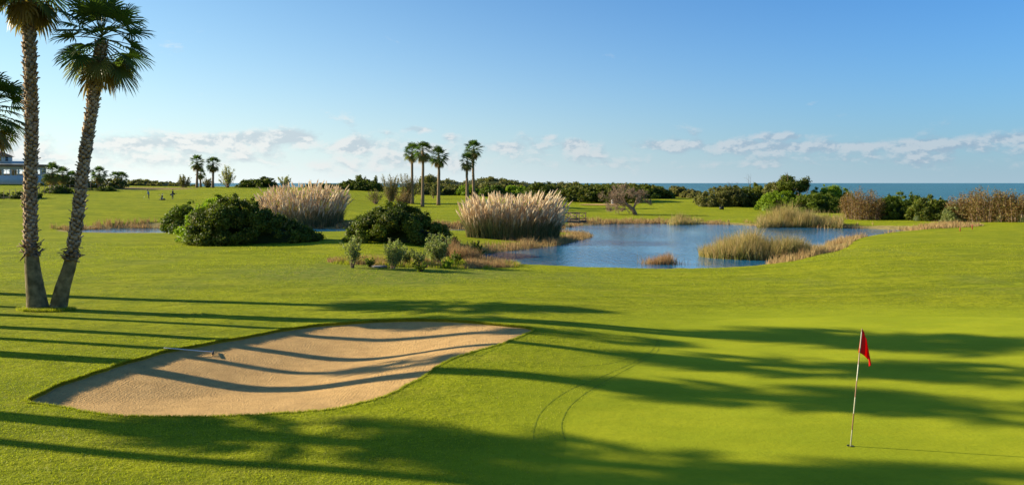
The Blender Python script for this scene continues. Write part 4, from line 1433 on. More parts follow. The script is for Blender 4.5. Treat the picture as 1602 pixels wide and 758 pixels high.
# bare brown tree by the pond's far bank
x, y, z = at(994, 336)
root = thing('bare_tree', 'leafless brown tree with a leaning trunk on the far bank of the pond', 'tree', (x, y, z - .05))
tb, ends = MB(), []
s_ = y / F
tb.tube([(0, 0, 0), (-3 * s_, 0, 8 * s_), (-10 * s_, 0, 14 * s_), (-16 * s_, 0, 19 * s_)], [.42, .34, .28, .24], 8, tint=.3)
tb.tube([(-5 * s_, 0, 9 * s_), (-1 * s_, .2, 14 * s_), (1 * s_, .3, 20 * s_)], [.24, .18, .14], 7, tint=.3)
tb.build('trunk', M['twig'], root, True)
cb = MB()
for (a, b, dr, ln) in [(-16, 19, (-.8, .2, .75), 2.0), (-16, 19, (-.2, -.5, 1), 2.0), (-16, 19, (-1, -.3, .35), 2.4), (-10, 14, (-.3, .6, .9), 2.2), (1, 20, (.5, .3, .8), 1.6),
                       (1, 20, (-.2, -.4, 1), 1.8), (-1, 15, (.8, -.3, .5), 1.6), (-12, 16, (-.9, .5, .5), 2.2), (-13, 17, (-.5, -.2, 1), 2.4), (-16, 19, (-1.1, .1, .1), 2.2)]:
    dr = np.array(dr); dr = dr / np.linalg.norm(dr)
    grow((a * s_, 0, b * s_), dr * [1, 1, .75], ln * .62, .10, 5, cb, ends, .62, .06, (2, 3), 5, .5, .022)
E_ = np.array([e[0] for e in ends]); Dn = np.array([e[1] for e in ends])
m_ = 16
P0 = np.repeat(E_, m_, 0) - np.repeat(Dn, m_, 0) * rng.uniform(0, .5, (len(E_) * m_, 1))
dv = np.repeat(Dn, m_, 0) * .6 + rng.standard_normal((len(P0), 3)) * .6
dv /= np.linalg.norm(dv, axis=1)[:, None]
P1 = P0 + dv * rng.uniform(.2, .5, (len(P0), 1))
sd_ = np.cross(dv, rng.standard_normal(dv.shape)); sd_ /= np.linalg.norm(sd_, axis=1)[:, None]
V = np.stack([P0 - sd_ * .012, P0 + sd_ * .012, P1], 1).reshape(-1, 3)
cb.add(V, t=np.arange(len(V)).reshape(-1, 3), tint=np.repeat(np.c_[rng.uniform(.4, 1, len(P0)), np.zeros(len(P0))], 3, 0))
cb.build('crown', M['twig'], root)
print('bare tree ends', len(ends))

# saplings in the rough bed
SP = 'young leafy saplings in the rough bed'
for (px, base, top, w_, lab, lm, nn) in [
    (551, 419, 364, 24, 'slender grey-green sapling, leftmost in the rough bed', 'leaf_grey', 2400),
    (578, 418, 400, 15, 'small squat leafy shrub between the two left saplings', 'leaf_mid', 900),
    (614, 420, 367, 34, 'leafy grey-green sapling left of the middle of the rough bed', 'leaf_grey', 3400),
    (683, 415, 361, 40, 'tallest broad-topped sapling in front of the domed bush', 'leaf_grey', 4200),
    (654, 416, 385, 26, 'low yellowish sapling between the two taller ones', 'leaf_grey', 1500),
    (743, 404, 375, 26, 'dense green shrub at the right end of the rough bed by the water', 'leaf_mid', 3200),
    (712, 414, 392, 18, 'small leafy shrub right of the tallest sapling', 'leaf_mid', 1200),
    (658, 425, 408, 22, 'low weedy shrub at the front of the rough bed', 'leaf_mid', 1000),
    (634, 414, 383, 22, 'thin sapling touching the right side of the leafy grey-green one', 'leaf_grey', 1500),
    (700, 420, 404, 20, 'bright green weedy clump at the front right of the rough bed', 'leaf_bright', 900),
    (728, 406, 388, 18, 'thin leafy shoots left of the dense green shrub', 'leaf_grey', 900)]:
    shoots('young_tree', lab, px, base, top, w_, lm, n_st=int(8 + w_ * .55), per=int(nn / 34), leaf=.07, group=SP, cat='sapling', altp=.12, start=.3, rad=.014, spread=.13, foot=.12, bright=(.3, 1), aspect=.42, fan=1.25, curve=.5)

# ------------------------------------------------------------------ reeds and dry grass (stuff)
def scatter_region(px0, px1, dfun, n):
    pass


def reed_bed(name, label, pts, h, w, lean, tintf, mat, sink=.05, kind='stuff', cat='reeds', seg=2):
    mb = MB()
    h = h * (1 + .75 * fbm(pts[:, 0] / .9, pts[:, 1] / 1.6, 91, 3)) * (1 + .35 * fbm(pts[:, 0] / 4, pts[:, 1] / 4, 92, 2))
    x, y = pts[:, 0], pts[:, 1]
    z = np.maximum(ground_z(x, y), PW - .25) - sink
    blades(np.c_[x, y, z], h, w, lean, mb, tintf(len(x)), seg, tip=.6 if mat == 'reed' else 0)
    return tag(mb.build(name, M[mat]), label, cat, kind=kind)


def ell(cx_, cy_, rx, ry, n, pw=.5):
    a = rng.uniform(0, 2 * np.pi, n)
    r = rng.uniform(0, 1, n) ** pw
    return np.c_[cx_ + rx * r * np.cos(a), cy_ + ry * r * np.sin(a)]


def tmix(lo, hi, altp, a0=.3, a1=1.):
    return lambda n: np.c_[rng.uniform(lo, hi, n), (rng.random(n) < altp) * rng.uniform(a0, a1, n)]


# reed island in the pond: centre about (1180,405) on the water
ix, iy = px2w(1180, 401, PW)
p1 = ell(ix, iy, 4.5, 3.4, 10500)
hx = (1 - (np.abs(p1[:, 0] - ix) / 5.2) ** 2.5 * .7) * (1 - ((p1[:, 1] - iy) / 4.2) ** 2 * .5)
reed_bed('reed_bed', 'clump of green and tan reeds growing out of the pond', p1, hx * rng.uniform(1.25, 2.55, len(p1)), .055, rng.uniform(.05, .6, len(p1)), tmix(0, 1, .45), 'reed', seg=3)
ix2, iy2 = px2w(1240, 397, PW)
p2 = ell(ix2, iy2, 3.0, 3.0, 3500)
reed_bed('reed_bed', 'tan reeds joining the pond clump to the right bank', p2, rng.uniform(.4, 1.0, len(p2)), .05, rng.uniform(.05, .4, len(p2)), tmix(0, 1, .75), 'reed')
# far shore reeds
pts = []
for i in range(9000):
    px = rng.uniform(1185, 1318)
    pts.append(px2w(px, rng.uniform(352.5, 356.5) - 1.0 * math.sin((px - 1185) / 133 * 3.14) + (px - 1185) * .008, PW))
p3 = np.array(pts)
reed_bed('reed_bed', 'pale green reeds along the far shore below the bright bushes', p3, rng.uniform(.7, 2.3, len(p3)) * np.clip(1.05 + 1.1 * fbm(p3[:, 0] / 2.5, p3[:, 1] / 3, 55, 2), .3, 1.4), .07, rng.uniform(.05, .6, len(p3)), tmix(0, 1, .4), 'reed')
p4 = np.array([px2w(rng.normal(1068, 10), rng.uniform(349, 351.5), PW) for _ in range(1200)])
reed_bed('reed_bed', 'small reed tuft on the far shore left of the long reed belt', p4, rng.uniform(.7, 1.5, len(p4)), .08, rng.uniform(.05, .3, len(p4)), tmix(0, .8, .4), 'reed')
# reddish tuft at the near shore
p5 = np.array([(px2w(rng.normal(1034, 13), rng.uniform(409, 414), PW)) for _ in range(1500)])
reed_bed('dry_grass_tuft', 'reddish dry grass tuft at the near edge of the pond', p5, rng.uniform(.5, 1.25, len(p5)), .04, rng.uniform(.05, .4, len(p5)),
         lambda n: np.c_[rng.uniform(0, 1, n), (rng.random(n) < .6) * rng.uniform(.3, .9, n)], 'straw')
p5 = np.array([(px2w(rng.uniform(1050, 1120), rng.uniform(412, 415), PW)) for _ in range(300)])
reed_bed('dry_grass_tuft', 'thin green rushes beside the reddish tuft at the near edge of the pond', p5, rng.uniform(.2, .55, len(p5)), .03, rng.uniform(.05, .3, len(p5)), tmix(0, .6, .3), 'reed')

# dry fringe along the shore
def shore_fringe(n, cond, w0, w1, h0, h1, label, altp=.1, mat='straw', bw=.05):
    poly = np.concatenate([POND]) if cond != 'chan' else CHAN
    q = np.roll(poly, -1, 0)
    ln = np.linalg.norm(q - poly, axis=1)
    idx = rng.choice(len(poly), n * 3, p=ln / ln.sum())
    t_ = rng.random((n * 3, 1))
    P = poly[idx] * (1 - t_) + q[idx] * t_
    T = q[idx] - poly[idx]
    T /= np.linalg.norm(T, axis=1)[:, None] + 1e-9
    N = np.c_[T[:, 1], -T[:, 0]]
    s = rng.uniform(w0, w1, (n * 3, 1))
    A = P + N * s
    B = P - N * s
    sa = sdf(poly, A[:, 0], A[:, 1]) > 0
    A = np.where(sa[:, None] == (s[:, 0] > 0)[:, None], A, B)
    x, y = A[:, 0], A[:, 1]
    if cond == 'far':
        k = (y > 108) & (x > 8)
    elif cond == 'right':
        k = (x > 19) & (y < 84)
    elif cond == 'left':
        k = (x < 12) & (y > 64) & (y < 108)
    else:
        k = y > 100
    k &= water_sd(x, y) > -.4
    A = A[k][:n]
    dens = fbm(A[:, 0] / 3, A[:, 1] / 3, 77, 3)
    A = A[dens > -.22]
    hh = rng.uniform(h0, h1, len(A)) * (1 + .6 * fbm(A[:, 0] / 2, A[:, 1] / 2, 78, 2))
    reed_bed('dry_shore_grass', label, A, hh, bw, rng.uniform(.1, .6, len(A)), tmix(0, 1, altp), mat, cat='dry grass')


shore_fringe(9000, 'far', -.2, 3.6, .25, .75, 'straw coloured grass fringe along the far shore of the pond', .25, bw=.08)
shore_fringe(9000, 'right', -.3, 2.3, .25, .8, 'straw coloured grass fringe along the right bank of the pond', .1)
shore_fringe(7000, 'left', -.2, 2.4, .25, .7, 'straw coloured grass on the spit below the large pampas clump', .15)
shore_fringe(9000, 'chan', -.2, 3.4, .35, .8, 'dry brown reeds along the far bank of the narrow stream at left', .3, bw=.08)
# extra dry bank at the right end of the pond
pts = np.array([at(rng.uniform(1310, 1480), 0)[:2] if False else (0, 0)])
ex, ey = px2w(1410, 360, -.8)
p6 = np.r_[ell(ex, ey - 1, 9, 5.5, 5000), ell(ex - 8, ey + 6, 7, 4, 2500)]
p6 = p6[water_sd(p6[:, 0], p6[:, 1]) > -.2]
reed_bed('dry_shore_grass', 'broad patch of straw coloured grass at the right end of the pond', p6, rng.uniform(.25, .75, len(p6)), .07, rng.uniform(.1, .6, len(p6)), tmix(0, 1, .15), 'straw', cat='dry grass')
# rough bed between the saplings
bx, by, _ = at(640, 412)
p7 = np.r_[ell(bx, by, 5.2, 2.2, 9000), ell(bx + 4.5, by + 3, 2.6, 3.2, 4500)]
f7 = fbm(p7[:, 0] / 1.2, p7[:, 1] / 1.2, 14, 3)
reed_bed('weeds', 'mixed dry and green weeds under the saplings of the rough bed', p7[f7 > -.05], rng.uniform(.12, .5, (f7 > -.05).sum()), .035, rng.uniform(.1, .7, (f7 > -.05).sum()), tmix(0, 1, .3), 'straw', cat='weeds')
reed_bed('weeds', 'green weeds and tall grass at the front of the rough bed', p7[f7 <= .02] - [0, .4], rng.uniform(.10, .38, (f7 <= .02).sum()), .035, rng.uniform(.1, .7, (f7 <= .02).sum()), tmix(0, 1, .2), 'blade', cat='weeds')
for (px, py, rx, n, lab) in [(727, 408, 1.0, 1500, 'pinkish dry plume grass tuft at the right of the rough bed'), (700, 400, .8, 900, 'pinkish dry plume grass tuft left of the dense green shrub')]:
    bx, by, _ = at(px, py)
    pp = ell(bx, by, rx, rx * .8, n)
    reed_bed('dry_grass_tuft', lab, pp, rng.uniform(.5, 1.1, n), .035, rng.uniform(.1, .5, n), tmix(.2, 1, .4), 'straw')

# turf fringe hanging over the bunker lip
q = np.roll(BUNK, -1, 0)
ln = np.linalg.norm(q - BUNK, axis=1)
n = 15000
idx = rng.choice(len(BUNK), n, p=ln / ln.sum())
t_ = rng.random((n, 1))
P_ = BUNK[idx] * (1 - t_) + q[idx] * t_
out_ = (P_ - BUNK.mean(0)); out_ /= np.linalg.norm(out_, axis=1)[:, None]
off = rng.uniform(-.02, .07, (n, 1))
P_ = P_ + out_ * off
mb = MB()
blades(np.c_[P_, ground_z(P_[:, 0], P_[:, 1]) - .01], rng.uniform(.025, .085, n), .014, rng.uniform(.2, 1.1, n), mb, tmix(0, 1, .12)(n), 2)
tag(mb.build('turf_fringe', M['blade']), 'short turf blades overhanging the edge of the sand bunker', 'grass', kind='stuff')

# standing turf blades on the near lawn (outside the green), so that it has real pile
n = 260000
yy = rng.uniform(8.5, 26, n) ** 1.0
xx = rng.uniform(-.68, .68, n) * yy
k = (sdf(BUNK, xx, yy) > .05) & (sdf(GREEN, xx, yy) > rng.random(n) ** 1.5 * 3.0)
xx, yy = xx[k], yy[k]
mb = MB()
n2 = 190000
y2 = np.exp(rng.uniform(math.log(24), math.log(66), n2))
x2 = rng.uniform(-.68, .68, n2) * y2
k2 = (sdf(BUNK, x2, y2) > .05) & (sdf(GREEN, x2, y2) > rng.random(n2) ** .8 * 5.0) & (fbm(x2 / 2.2, y2 / 3, 61, 4) > -.12) & (water_sd(x2, y2) > .4)
x2, y2 = x2[k2], y2[k2]
blades(np.c_[x2, y2, ground_z(x2, y2) - .005], rng.uniform(.012, .026, len(x2)) * (y2 / 24) ** 1.1, .018 * (y2 / 24), rng.uniform(.3, 1.2, len(x2)), mb, tmix(0, 1, .05)(len(x2)), 1)
n = len(xx)
blades(np.c_[xx, yy, ground_z(xx, yy) - .005], rng.uniform(.015, .045, n), .016, rng.uniform(.3, 1.2, n), mb, tmix(0, 1, .05)(n), 1)
tag(mb.build('lawn_grass', M['blade']), 'short mown grass standing on the near lawn round the bunker', 'grass', kind='stuff')

# longer unmown grass round the foot of the twin palms
bx, by, _ = at(75, 484)
q_ = ell(bx, by - .1, 1.15, .55, 2600)
q_ = np.r_[q_, ell(bx + .1, by - .45, .9, .25, 1200)]
mb = MB()
blades(np.c_[q_, ground_z(q_[:, 0], q_[:, 1]) - .01], rng.uniform(.05, .20, len(q_)), .02, rng.uniform(.2, 1.0, len(q_)), mb, tmix(0, 1, .3)(len(q_)), 2)
tag(mb.build('long_grass', M['blade']), 'tuft of longer grass round the shared foot of the two near palms', 'grass', kind='stuff')

# ------------------------------------------------------------------ flag, rake, bridge, clubhouse, fence, golfers, small things
M['pole'] = None
m, t, out = new_mat('flagstick')
p = t.add('ShaderNodeTexCoord').outputs['Object']
sz = t.add('ShaderNodeSeparateXYZ', {0: p}).outputs[2]
band_ = t.math('GREATER_THAN', t.math('FRACT', t.math('MULTIPLY', sz, 1.6)), .5)
c = t.mix(band_, rgb(.50, .47, .33), rgb(.30, .17, .10))
b = t.add('ShaderNodeBsdfPrincipled', {'Base Color': c, 'Roughness': .4})
t.l.new(b.outputs[0], out.inputs[0])
M['pole'] = m
M['red'] = leafmat('flag_red', (.80, .018, .02), (.9, .03, .03), (.9, .02, .025), .55, .6, (1, 1, 1))
M['black'] = simple('dark_plastic', (.015, .015, .016), .5)
M['white'] = simple('white_plastic', (.75, .75, .72), .5, (.6, .6, .58), 5)
M['wood'] = simple('weathered_timber', (.20, .13, .08), .85, (.11, .07, .045), 6, .3)
M['metal'] = simple('dull_metal', (.35, .35, .34), .4, metal=.8)
M['stone'] = simple('pale_slab', (.30, .27, .24), .8, (.20, .18, .16), 4)

fx, fy = ray_nat(1330, 697)
fz = gz(fx, fy)
root = thing('golf_flag', 'red flag on a thin banded pole standing in the hole on the putting green', 'flag', (fx, fy, fz))
ppm = F / fy
tx, tz = (1349 - 1330) / ppm, (697 - 511) / ppm
mb = MB()
mb.tube([(0, 0, -.1), (tx * .5, 0, tz * .5), (tx * .97, 0, tz * .985)], [.013, .011, .009], 10)
mb.build('pole', M['pole'], root, True)
# limp flag hanging from the top: folds, wind from the left
def flag_pts():
    U, Vn = 22, 14
    V = []
    poletop = np.array([tx * .97, 0, tz * .985])
    polelow = np.array([tx * .97 - 9 / ppm * .62, 0, tz * .985 - 37 / ppm])
    for i in range(U + 1):
        u = i / U
        for j in range(Vn + 1):
            v = j / Vn
            a = poletop + (polelow - poletop) * v
            # cloth hangs down as it goes away from the pole
            reach = .27 * (1 - (1 - u) ** 2.2)
            dx_ = reach * (.30 + .55 * v) + .02 * math.sin(u * 9 + v * 2) * u
            dz_ = -(.02 + .26 * v + .0) * u ** 1.15 - .30 * u * (1 - v) * .75
            dy_ = .045 * math.sin(u * 10 + v * 3.0) * (u * .9 + .1) * (.3 + v)
            V.append(a + np.array([dx_, dy_, dz_]))
    qd = [[i * (Vn + 1) + j, (i + 1) * (Vn + 1) + j, (i + 1) * (Vn + 1) + j + 1, i * (Vn + 1) + j + 1] for i in range(U) for j in range(Vn)]
    return V, qd


V, qd = flag_pts()
fl = mesh('flag_cloth', V, np.array(qd), M['red'], root, smooth_=True)
mo = fl.modifiers.new('thick', 'SOLIDIFY'); mo.thickness = .003
# hole: a cup sunk in the turf, shown as dark ring
mb = MB()
mb.lathe([(.062, .006), (.052, .007), (.05, -.02), (.045, -.1), (.0, -.1)], 20, (0, 0, .004))
mb.build('cup', M['black'], thing('golf_hole', 'dark round hole at the foot of the flagstick on the putting green', 'golf hole', (fx, fy, fz)), True)

# rake lying over the bunker's upper left lip
ax, ay, az_ = *ray_nat(256, 547.5), 0
bx_, by_ = ray_nat(333, 555.5, sand_z)
za = gz(ax, ay) + .05
zb = float(sand_z(np.array([bx_]), np.array([by_]))[0]) + .09
root = thing('bunker_rake', 'rake with pale handle lying across the upper left edge of the bunker', 'rake', (bx_, by_, zb))
mb = MB()
mb.tube([(ax - bx_, ay - by_, za - zb), (0, 0, 0)], [.015, .015], 8)
mb.build('handle', M['white'], root, True)
hd = np.array([ax - bx_, ay - by_, 0]); hd /= np.linalg.norm(hd)
pr = np.array([-hd[1], hd[0], 0])
mb = MB()
mb.beam(-pr * .28, pr * .28, .04, .035)
for k in range(13):
    c0 = pr * (-.27 + .045 * k)
    mb.beam(c0, c0 + np.array([0, 0, -.09]) - hd * .015, .012, .012)
mb.build('rake_head', M['black'], root)

# wooden footbridge over the stream
bx, by = px2w(889, 352, -.6)
root = thing('footbridge', 'small brown timber footbridge with crossed railings beside the large pampas clump', 'footbridge', (bx, by, 0))
L0, L1 = np.array([-5.0, 4.6]), np.array([1.9, -1.2])
dvec = (L1 - L0) / np.linalg.norm(L1 - L0)
nv = np.array([-dvec[1], dvec[0]])
Lb = np.linalg.norm(L1 - L0)
zd = .05
def bp(s, w_, z):
    q_ = L0 + dvec * s + nv * w_
    return (q_[0], q_[1], z)
mb = MB()
npl = int(Lb / .16)
for i in range(npl):
    s = (i + .5) * Lb / npl
    mb.beam(bp(s, -.8, zd + rng.uniform(0, .006)), bp(s, .8, zd + rng.uniform(0, .006)), .14, .05)
mb.build('deck', M['wood'], root)
for w_ in (-.7, .7):
    mb = MB(); mb.beam(bp(0, w_, zd - .16), bp(Lb, w_, zd - .16), .12, .24); mb.build('beam', M['wood'], root)
    mb = MB()
    npost = 7
    for i in range(npost):
        s = .15 + (Lb - .3) * i / (npost - 1)
        mb.beam(bp(s, w_ * 1.1, zd - .2), bp(s, w_ * 1.1, zd + 1.1), .11, .11)
    for z in (.22, 1.02):
        mb.beam(bp(0, w_ * 1.1, zd + z), bp(Lb, w_ * 1.1, zd + z), .08, .10)
    for i in range(npost - 1):
        s0 = .15 + (Lb - .3) * i / (npost - 1); s1 = .15 + (Lb - .3) * (i + 1) / (npost - 1)
        mb.beam(bp(s0, w_ * 1.1, zd + .25), bp(s1, w_ * 1.1, zd + .98), .05, .07)
        mb.beam(bp(s0, w_ * 1.13, zd + .98), bp(s1, w_ * 1.13, zd + .25), .05, .07)
    mb.build('railing', M['wood'], root)

# marker stakes on the right
for (px, py, hpx, lab) in [(1502, 361.5, 6, 'short red marker stake, nearer left one of two beyond the dry bank'), (1521, 358.5, 7, 'short red marker stake, right one of two beyond the dry bank')]:
    x, y, z = at(px, py)
    mb = MB()
    h = hpx * y / F
    mb.lathe([(.0, -.1), (.05, -.1), (.05, h * .9), (.035, h), (0, h)], 10)
    o = mb.build('marker_stake', simple('stake_red', (.42, .05, .03), .6, (.3, .03, .02)), loc=None)
    o.location = (x, y, z)
    tag(o, lab, 'marker stake', 'red marker stakes')
# white marker and black marker on far fairway
x, y, z = at(958, 319.5)
mb = MB(); mb.lathe([(0, 0), (.32, 0), (.27, .25), (.22, .95), (.26, 1.1), (0, 1.15)], 10)
o = mb.build('marker_post', M['white'], smooth_=True); o.location = (x, y, z)
tag(o, 'short white post on the pale strip behind the bare brown tree', 'marker post')
x, y, z = at(1129, 328)
mb = MB(); mb.box((0, 0, .3), (.8, .35, .45)); mb.box((0, 0, .6), (.9, .4, .08))
for sx in (-.3, .3): mb.box((sx, 0, .06), (.08, .3, .2))
o = mb.build('tee_box', M['black']); o.location = (x, y, z)
tag(o, 'small dark low box on the grass in front of the olive brown thicket', 'tee box')
# pale sand strip on far fairway
def patch(name, pxs, mat, up=.02):
    c = np.array([at(*p_)[:2] for p_ in pxs]); c = spline(c, 4)
    z = ground_z(c[:, 0], c[:, 1]) + up
    ce = c.mean(0)
    V = np.r_[np.c_[c, z], [[ce[0], ce[1], gz(*ce) + up + .05]]]
    k = len(c)
    return mesh(name, V, np.array([[i, (i + 1) % k, k] for i in range(k)]), mat)


o = patch('far_bunker_sand', [(905, 320.5), (930, 319.6), (965, 319.6), (990, 320), (970, 321.4), (930, 321.4)], M['sand'], .12); tag(o, kind='structure')
# pale slab in the rough bed
x, y, z = at(593, 418)
mb = MB(); mb.box((0, 0, .03), (.9, .6, .07), rz=.3)
o = mb.build('stone_slab', M['stone']); o.location = (x, y, z + .01)
tag(o, 'pale flat slab on the ground between the two left saplings', 'slab')

# clubhouse far left
M['wall_blue'] = simple('painted_wall', (.66, .63, .58), .8, (.60, .57, .53), 2)
M['roof'] = simple('roof_tile', (.36, .17, .11), .8, (.26, .12, .08), 3, .3)
M['fascia'] = simple('timber_fascia', (.26, .18, .14), .8, (.2, .14, .11), 2)
M['glass'] = simple('window_glass', (.05, .07, .09), .08, (.04, .06, .08), 1, spec=.8)
D_ = 188.0
s_ = D_ / F
x0, zc = (-64 - CX) * s_, 0
gzh = gz((20 - CX) * s_, D_)
root = thing('clubhouse', 'pale blue clubhouse with brown eaves and a small red hipped turret at the left edge', 'building', ((0 - CX) * s_, D_, gzh), .50)
ox = (0 - CX) * s_
def zz_(py): return CZ - (py - HY) * s_ - gzh
def xx_(px): return (px - CX) * s_ - ox
mb = MB()
wx0, wx1 = xx_(-70), xx_(56)
ztop = zz_(260)
dep = 12
# front wall with arcade openings, piers
mb.box(((wx0 + wx1) / 2, .15, zz_(281)), (wx1 - wx0, .3, abs(zz_(276) - zz_(286)) + .6))
mb.box(((wx0 + wx1) / 2, .15, zz_(262.2)), (wx1 - wx0, .3, .8))
npier = 12
for i in range(npier + 1):
    x = wx0 + (wx1 - wx0) * i / npier
    mb.box((x + (.15 if i == 0 else -.15 if i == npier else 0), .152, (zz_(276) + zz_(264)) / 2), (.42, .28, zz_(264) - zz_(277) + .2))
mb.box(((wx0 + wx1) / 2, dep, ztop / 2), (wx1 - wx0, .25, ztop * .25))
for i in range(7):
    x = wx0 + (wx1 - wx0) * i / 6
    mb.box((x, dep, ztop / 2), (1.2, .3, ztop))
mb.box((wx0, dep / 2, ztop / 2), (.25, dep, ztop))
mb.box((wx1, dep / 2, ztop / 4), (.25, dep - .4, ztop / 2))
mb.box((wx1 - .1, dep * .5, ztop * .9), (.3, dep - .4, ztop * .22))
mb.build('wall', M['wall_blue'], root)
for i in range(npier):
    xa = wx0 + (wx1 - wx0) * (i + .5) / npier
    mb = MB()
    wv_ = (wx1 - wx0) / npier - .42
    n_ = 8
    ths = np.linspace(0, np.pi, n_ + 1)
    hh_ = zz_(265.5) - zz_(276)
    # arched window frame: thin bars and an arch
    for k in range(n_):
        a0, a1 = ths[k], ths[k + 1]
        mb.beam((xa - math.cos(a0) * wv_ / 2 * .95, .1, zz_(268.5) + math.sin(a0) * .45), (xa - math.cos(a1) * wv_ / 2 * .95, .1, zz_(268.5) + math.sin(a1) * .45), .08, .1)
    mb.beam((xa, .1, zz_(276)), (xa, .1, zz_(266)), .06, .08)
    fr = mb.build('window', M['wall_blue'], root)
mb = MB()
mb.box(((wx0 + wx1) / 2 + .2, dep / 2 - .4, zz_(258.6)), (wx1 - wx0 + 1.8, dep + 1.6, .32))
mb.box(((wx0 + wx1) / 2 + .2, dep / 2 - .4, zz_(257.2)), (wx1 - wx0 + 2.2, dep + 2.0, .12))
mb.build('eaves', M['fascia'], root)
mb = MB()
rx0, rx1 = wx0, xx_(34)
mb.box(((rx0 + rx1) / 2, 2, zz_(253.6)), (rx1 - rx0, .25, zz_(251.5) - zz_(256)))
mb.build('parapet', M['wall_blue'], root)
mb = MB()
t0, t1 = xx_(-16), xx_(14)
tc_ = (t0 + t1) / 2
mb.box((tc_, 4, zz_(249)), (t1 - t0, t1 - t0, zz_(244) - zz_(257)))
turret_ = mb.build('turret', M['wall_blue'], root)
for k in range(3):
    mb = MB(); mb.box((tc_ - 1.4 + 1.4 * k, 4 - (t1 - t0) / 2 - .03, zz_(248)), (.55, .06, 1.0)); mb.build('window', M['glass'], turret_)
mb = MB()
e = (t1 - t0) / 2 + .5
V = [(tc_ - e, 4 - e, zz_(244)), (tc_ + e, 4 - e, zz_(244)), (tc_ + e, 4 + e, zz_(244)), (tc_ - e, 4 + e, zz_(244)), (tc_, 4, zz_(235))]
mb.add(V, q=[[3, 2, 1, 0]], t=[[0, 1, 4], [1, 2, 4], [2, 3, 4], [3, 0, 4]])
mb.build('roof', M['roof'], turret_)
mb = MB()
sx0, sx1 = xx_(56.5), xx_(66)
for k in range(8):
    f_ = k / 7
    mb.box((sx0 + (sx1 - sx0) * (f_ * .9 + .05), 1.2, (zz_(274) * (1 - f_)) / 2 + .1), ((sx1 - sx0) / 8 + .05, 1.6, zz_(274) * (1 - f_) + .2))
mb.beam((sx0, .45, zz_(274) + 1), (sx1, .45, 1.0), .06, .08)
mb.build('staircase', M['wall_blue'], root)

# wire fence near the hedge
fp = [at(px, py) for px, py in [(-40, 318), (-12, 315), (15, 311), (44, 306.5), (70, 304), (92, 302.5), (118, 300.5), (142, 298)]]
fd = spline([(a, b) for a, b, _ in fp], 3, closed=False)
fx0, fy0 = fp[0][0], fp[0][1]
fz0 = fp[0][2]
root = thing('wire_fence', 'low wire fence on thin posts in front of the clubhouse', 'fence', (fx0, fy0, fz0))
mb = MB()
zz2 = ground_z(fd[:, 0], fd[:, 1])
for i in range(len(fd)):
    b_ = (fd[i, 0] - fx0, fd[i, 1] - fy0, zz2[i] - fz0)
    pb_ = MB(); pb_.tube([(b_[0], b_[1], b_[2] - .2), (b_[0], b_[1], b_[2] + 1.6)], [.05, .045], 6); pb_.build('post', M['wood'], root)
for h in (.5, 1.0, 1.5):
    mb.tube(np.c_[fd - [fx0, fy0], zz2 - fz0 + h], .012, 3, cap=False)
mb.build('wire', M['metal'], root)

# golfers ------------------------------------------------------------
M['skin'] = simple('skin', (.45, .27, .19), .6)
M['hair'] = simple('hair', (.04, .03, .02), .8)
M['navy'] = simple('dark_cloth', (.012, .016, .03), .85)
M['blue'] = simple('blue_cloth', (.10, .20, .42), .85)
M['char'] = simple('charcoal_cloth', (.022, .022, .026), .85)
M['shoe'] = simple('shoe', (.5, .5, .48), .6)


def skin_body(name, joints, edges, radii, mats, parent, pick):
    """continuous body grown with the Skin modifier, applied to a mesh; pick(co)->material slot"""
    me = bpy.data.meshes.new(name)
    me.from_pydata(joints, edges, [])
    o = bpy.data.objects.new(name, me)
    COL.objects.link(o)
    mo = o.modifiers.new('skin', 'SKIN')
    for i, r in enumerate(radii):
        me.skin_vertices[0].data[i].radius = (r, r)
    me.skin_vertices[0].data[0].use_root = True
    o.modifiers.new('sub', 'SUBSURF').levels = 2
    dg = bpy.context.evaluated_depsgraph_get()
    ev = o.evaluated_get(dg)
    nm = bpy.data.meshes.new_from_object(ev)
    bpy.data.objects.remove(o)
    nm.materials.clear()
    for m_ in mats: nm.materials.append(m_)
    for p_ in nm.polygons:
        p_.material_index = pick(p_.center)
        p_.use_smooth = True
    o = bpy.data.objects.new(name, nm)
    COL.objects.link(o)
    o.parent = parent
    return o


def hand_chain(J, E, R, wrist, d, s=1):
    """palm and five fingers rooted in the palm"""
    w = Vector(J[wrist]); d = Vector(d).normalized()
    side = d.cross(Vector((0, 1, 0)))
    if side.length < .1: side = Vector((1, 0, 0))
    side.normalize()
    J.append(tuple(w + d * .08)); E.append((wrist, len(J) - 1)); R.append(.035)
    palm_ = len(J) - 1
    for k in range(4):
        f0 = Vector(J[palm_]) + side * (.024 * (k - 1.5)) + d * .02
        ln = [.065, .078, .072, .055][k]
        J.append(tuple(f0 + d * ln * .5)); E.append((palm_, len(J) - 1)); R.append(.010)
        curl = d + Vector((0, -.5, 0))
        J.append(tuple(f0 + d * ln * .5 + curl.normalized() * ln * .5)); E.append((len(J) - 2, len(J) - 1)); R.append(.008)
    J.append(tuple(Vector(J[wrist]) + d * .05 + side * -.05)); E.append((wrist, len(J) - 1)); R.append(.011)
    J.append(tuple(Vector(J[len(J) - 1]) + d * .04 + side * -.01)); E.append((len(J) - 2, len(J) - 1)); R.append(.009)


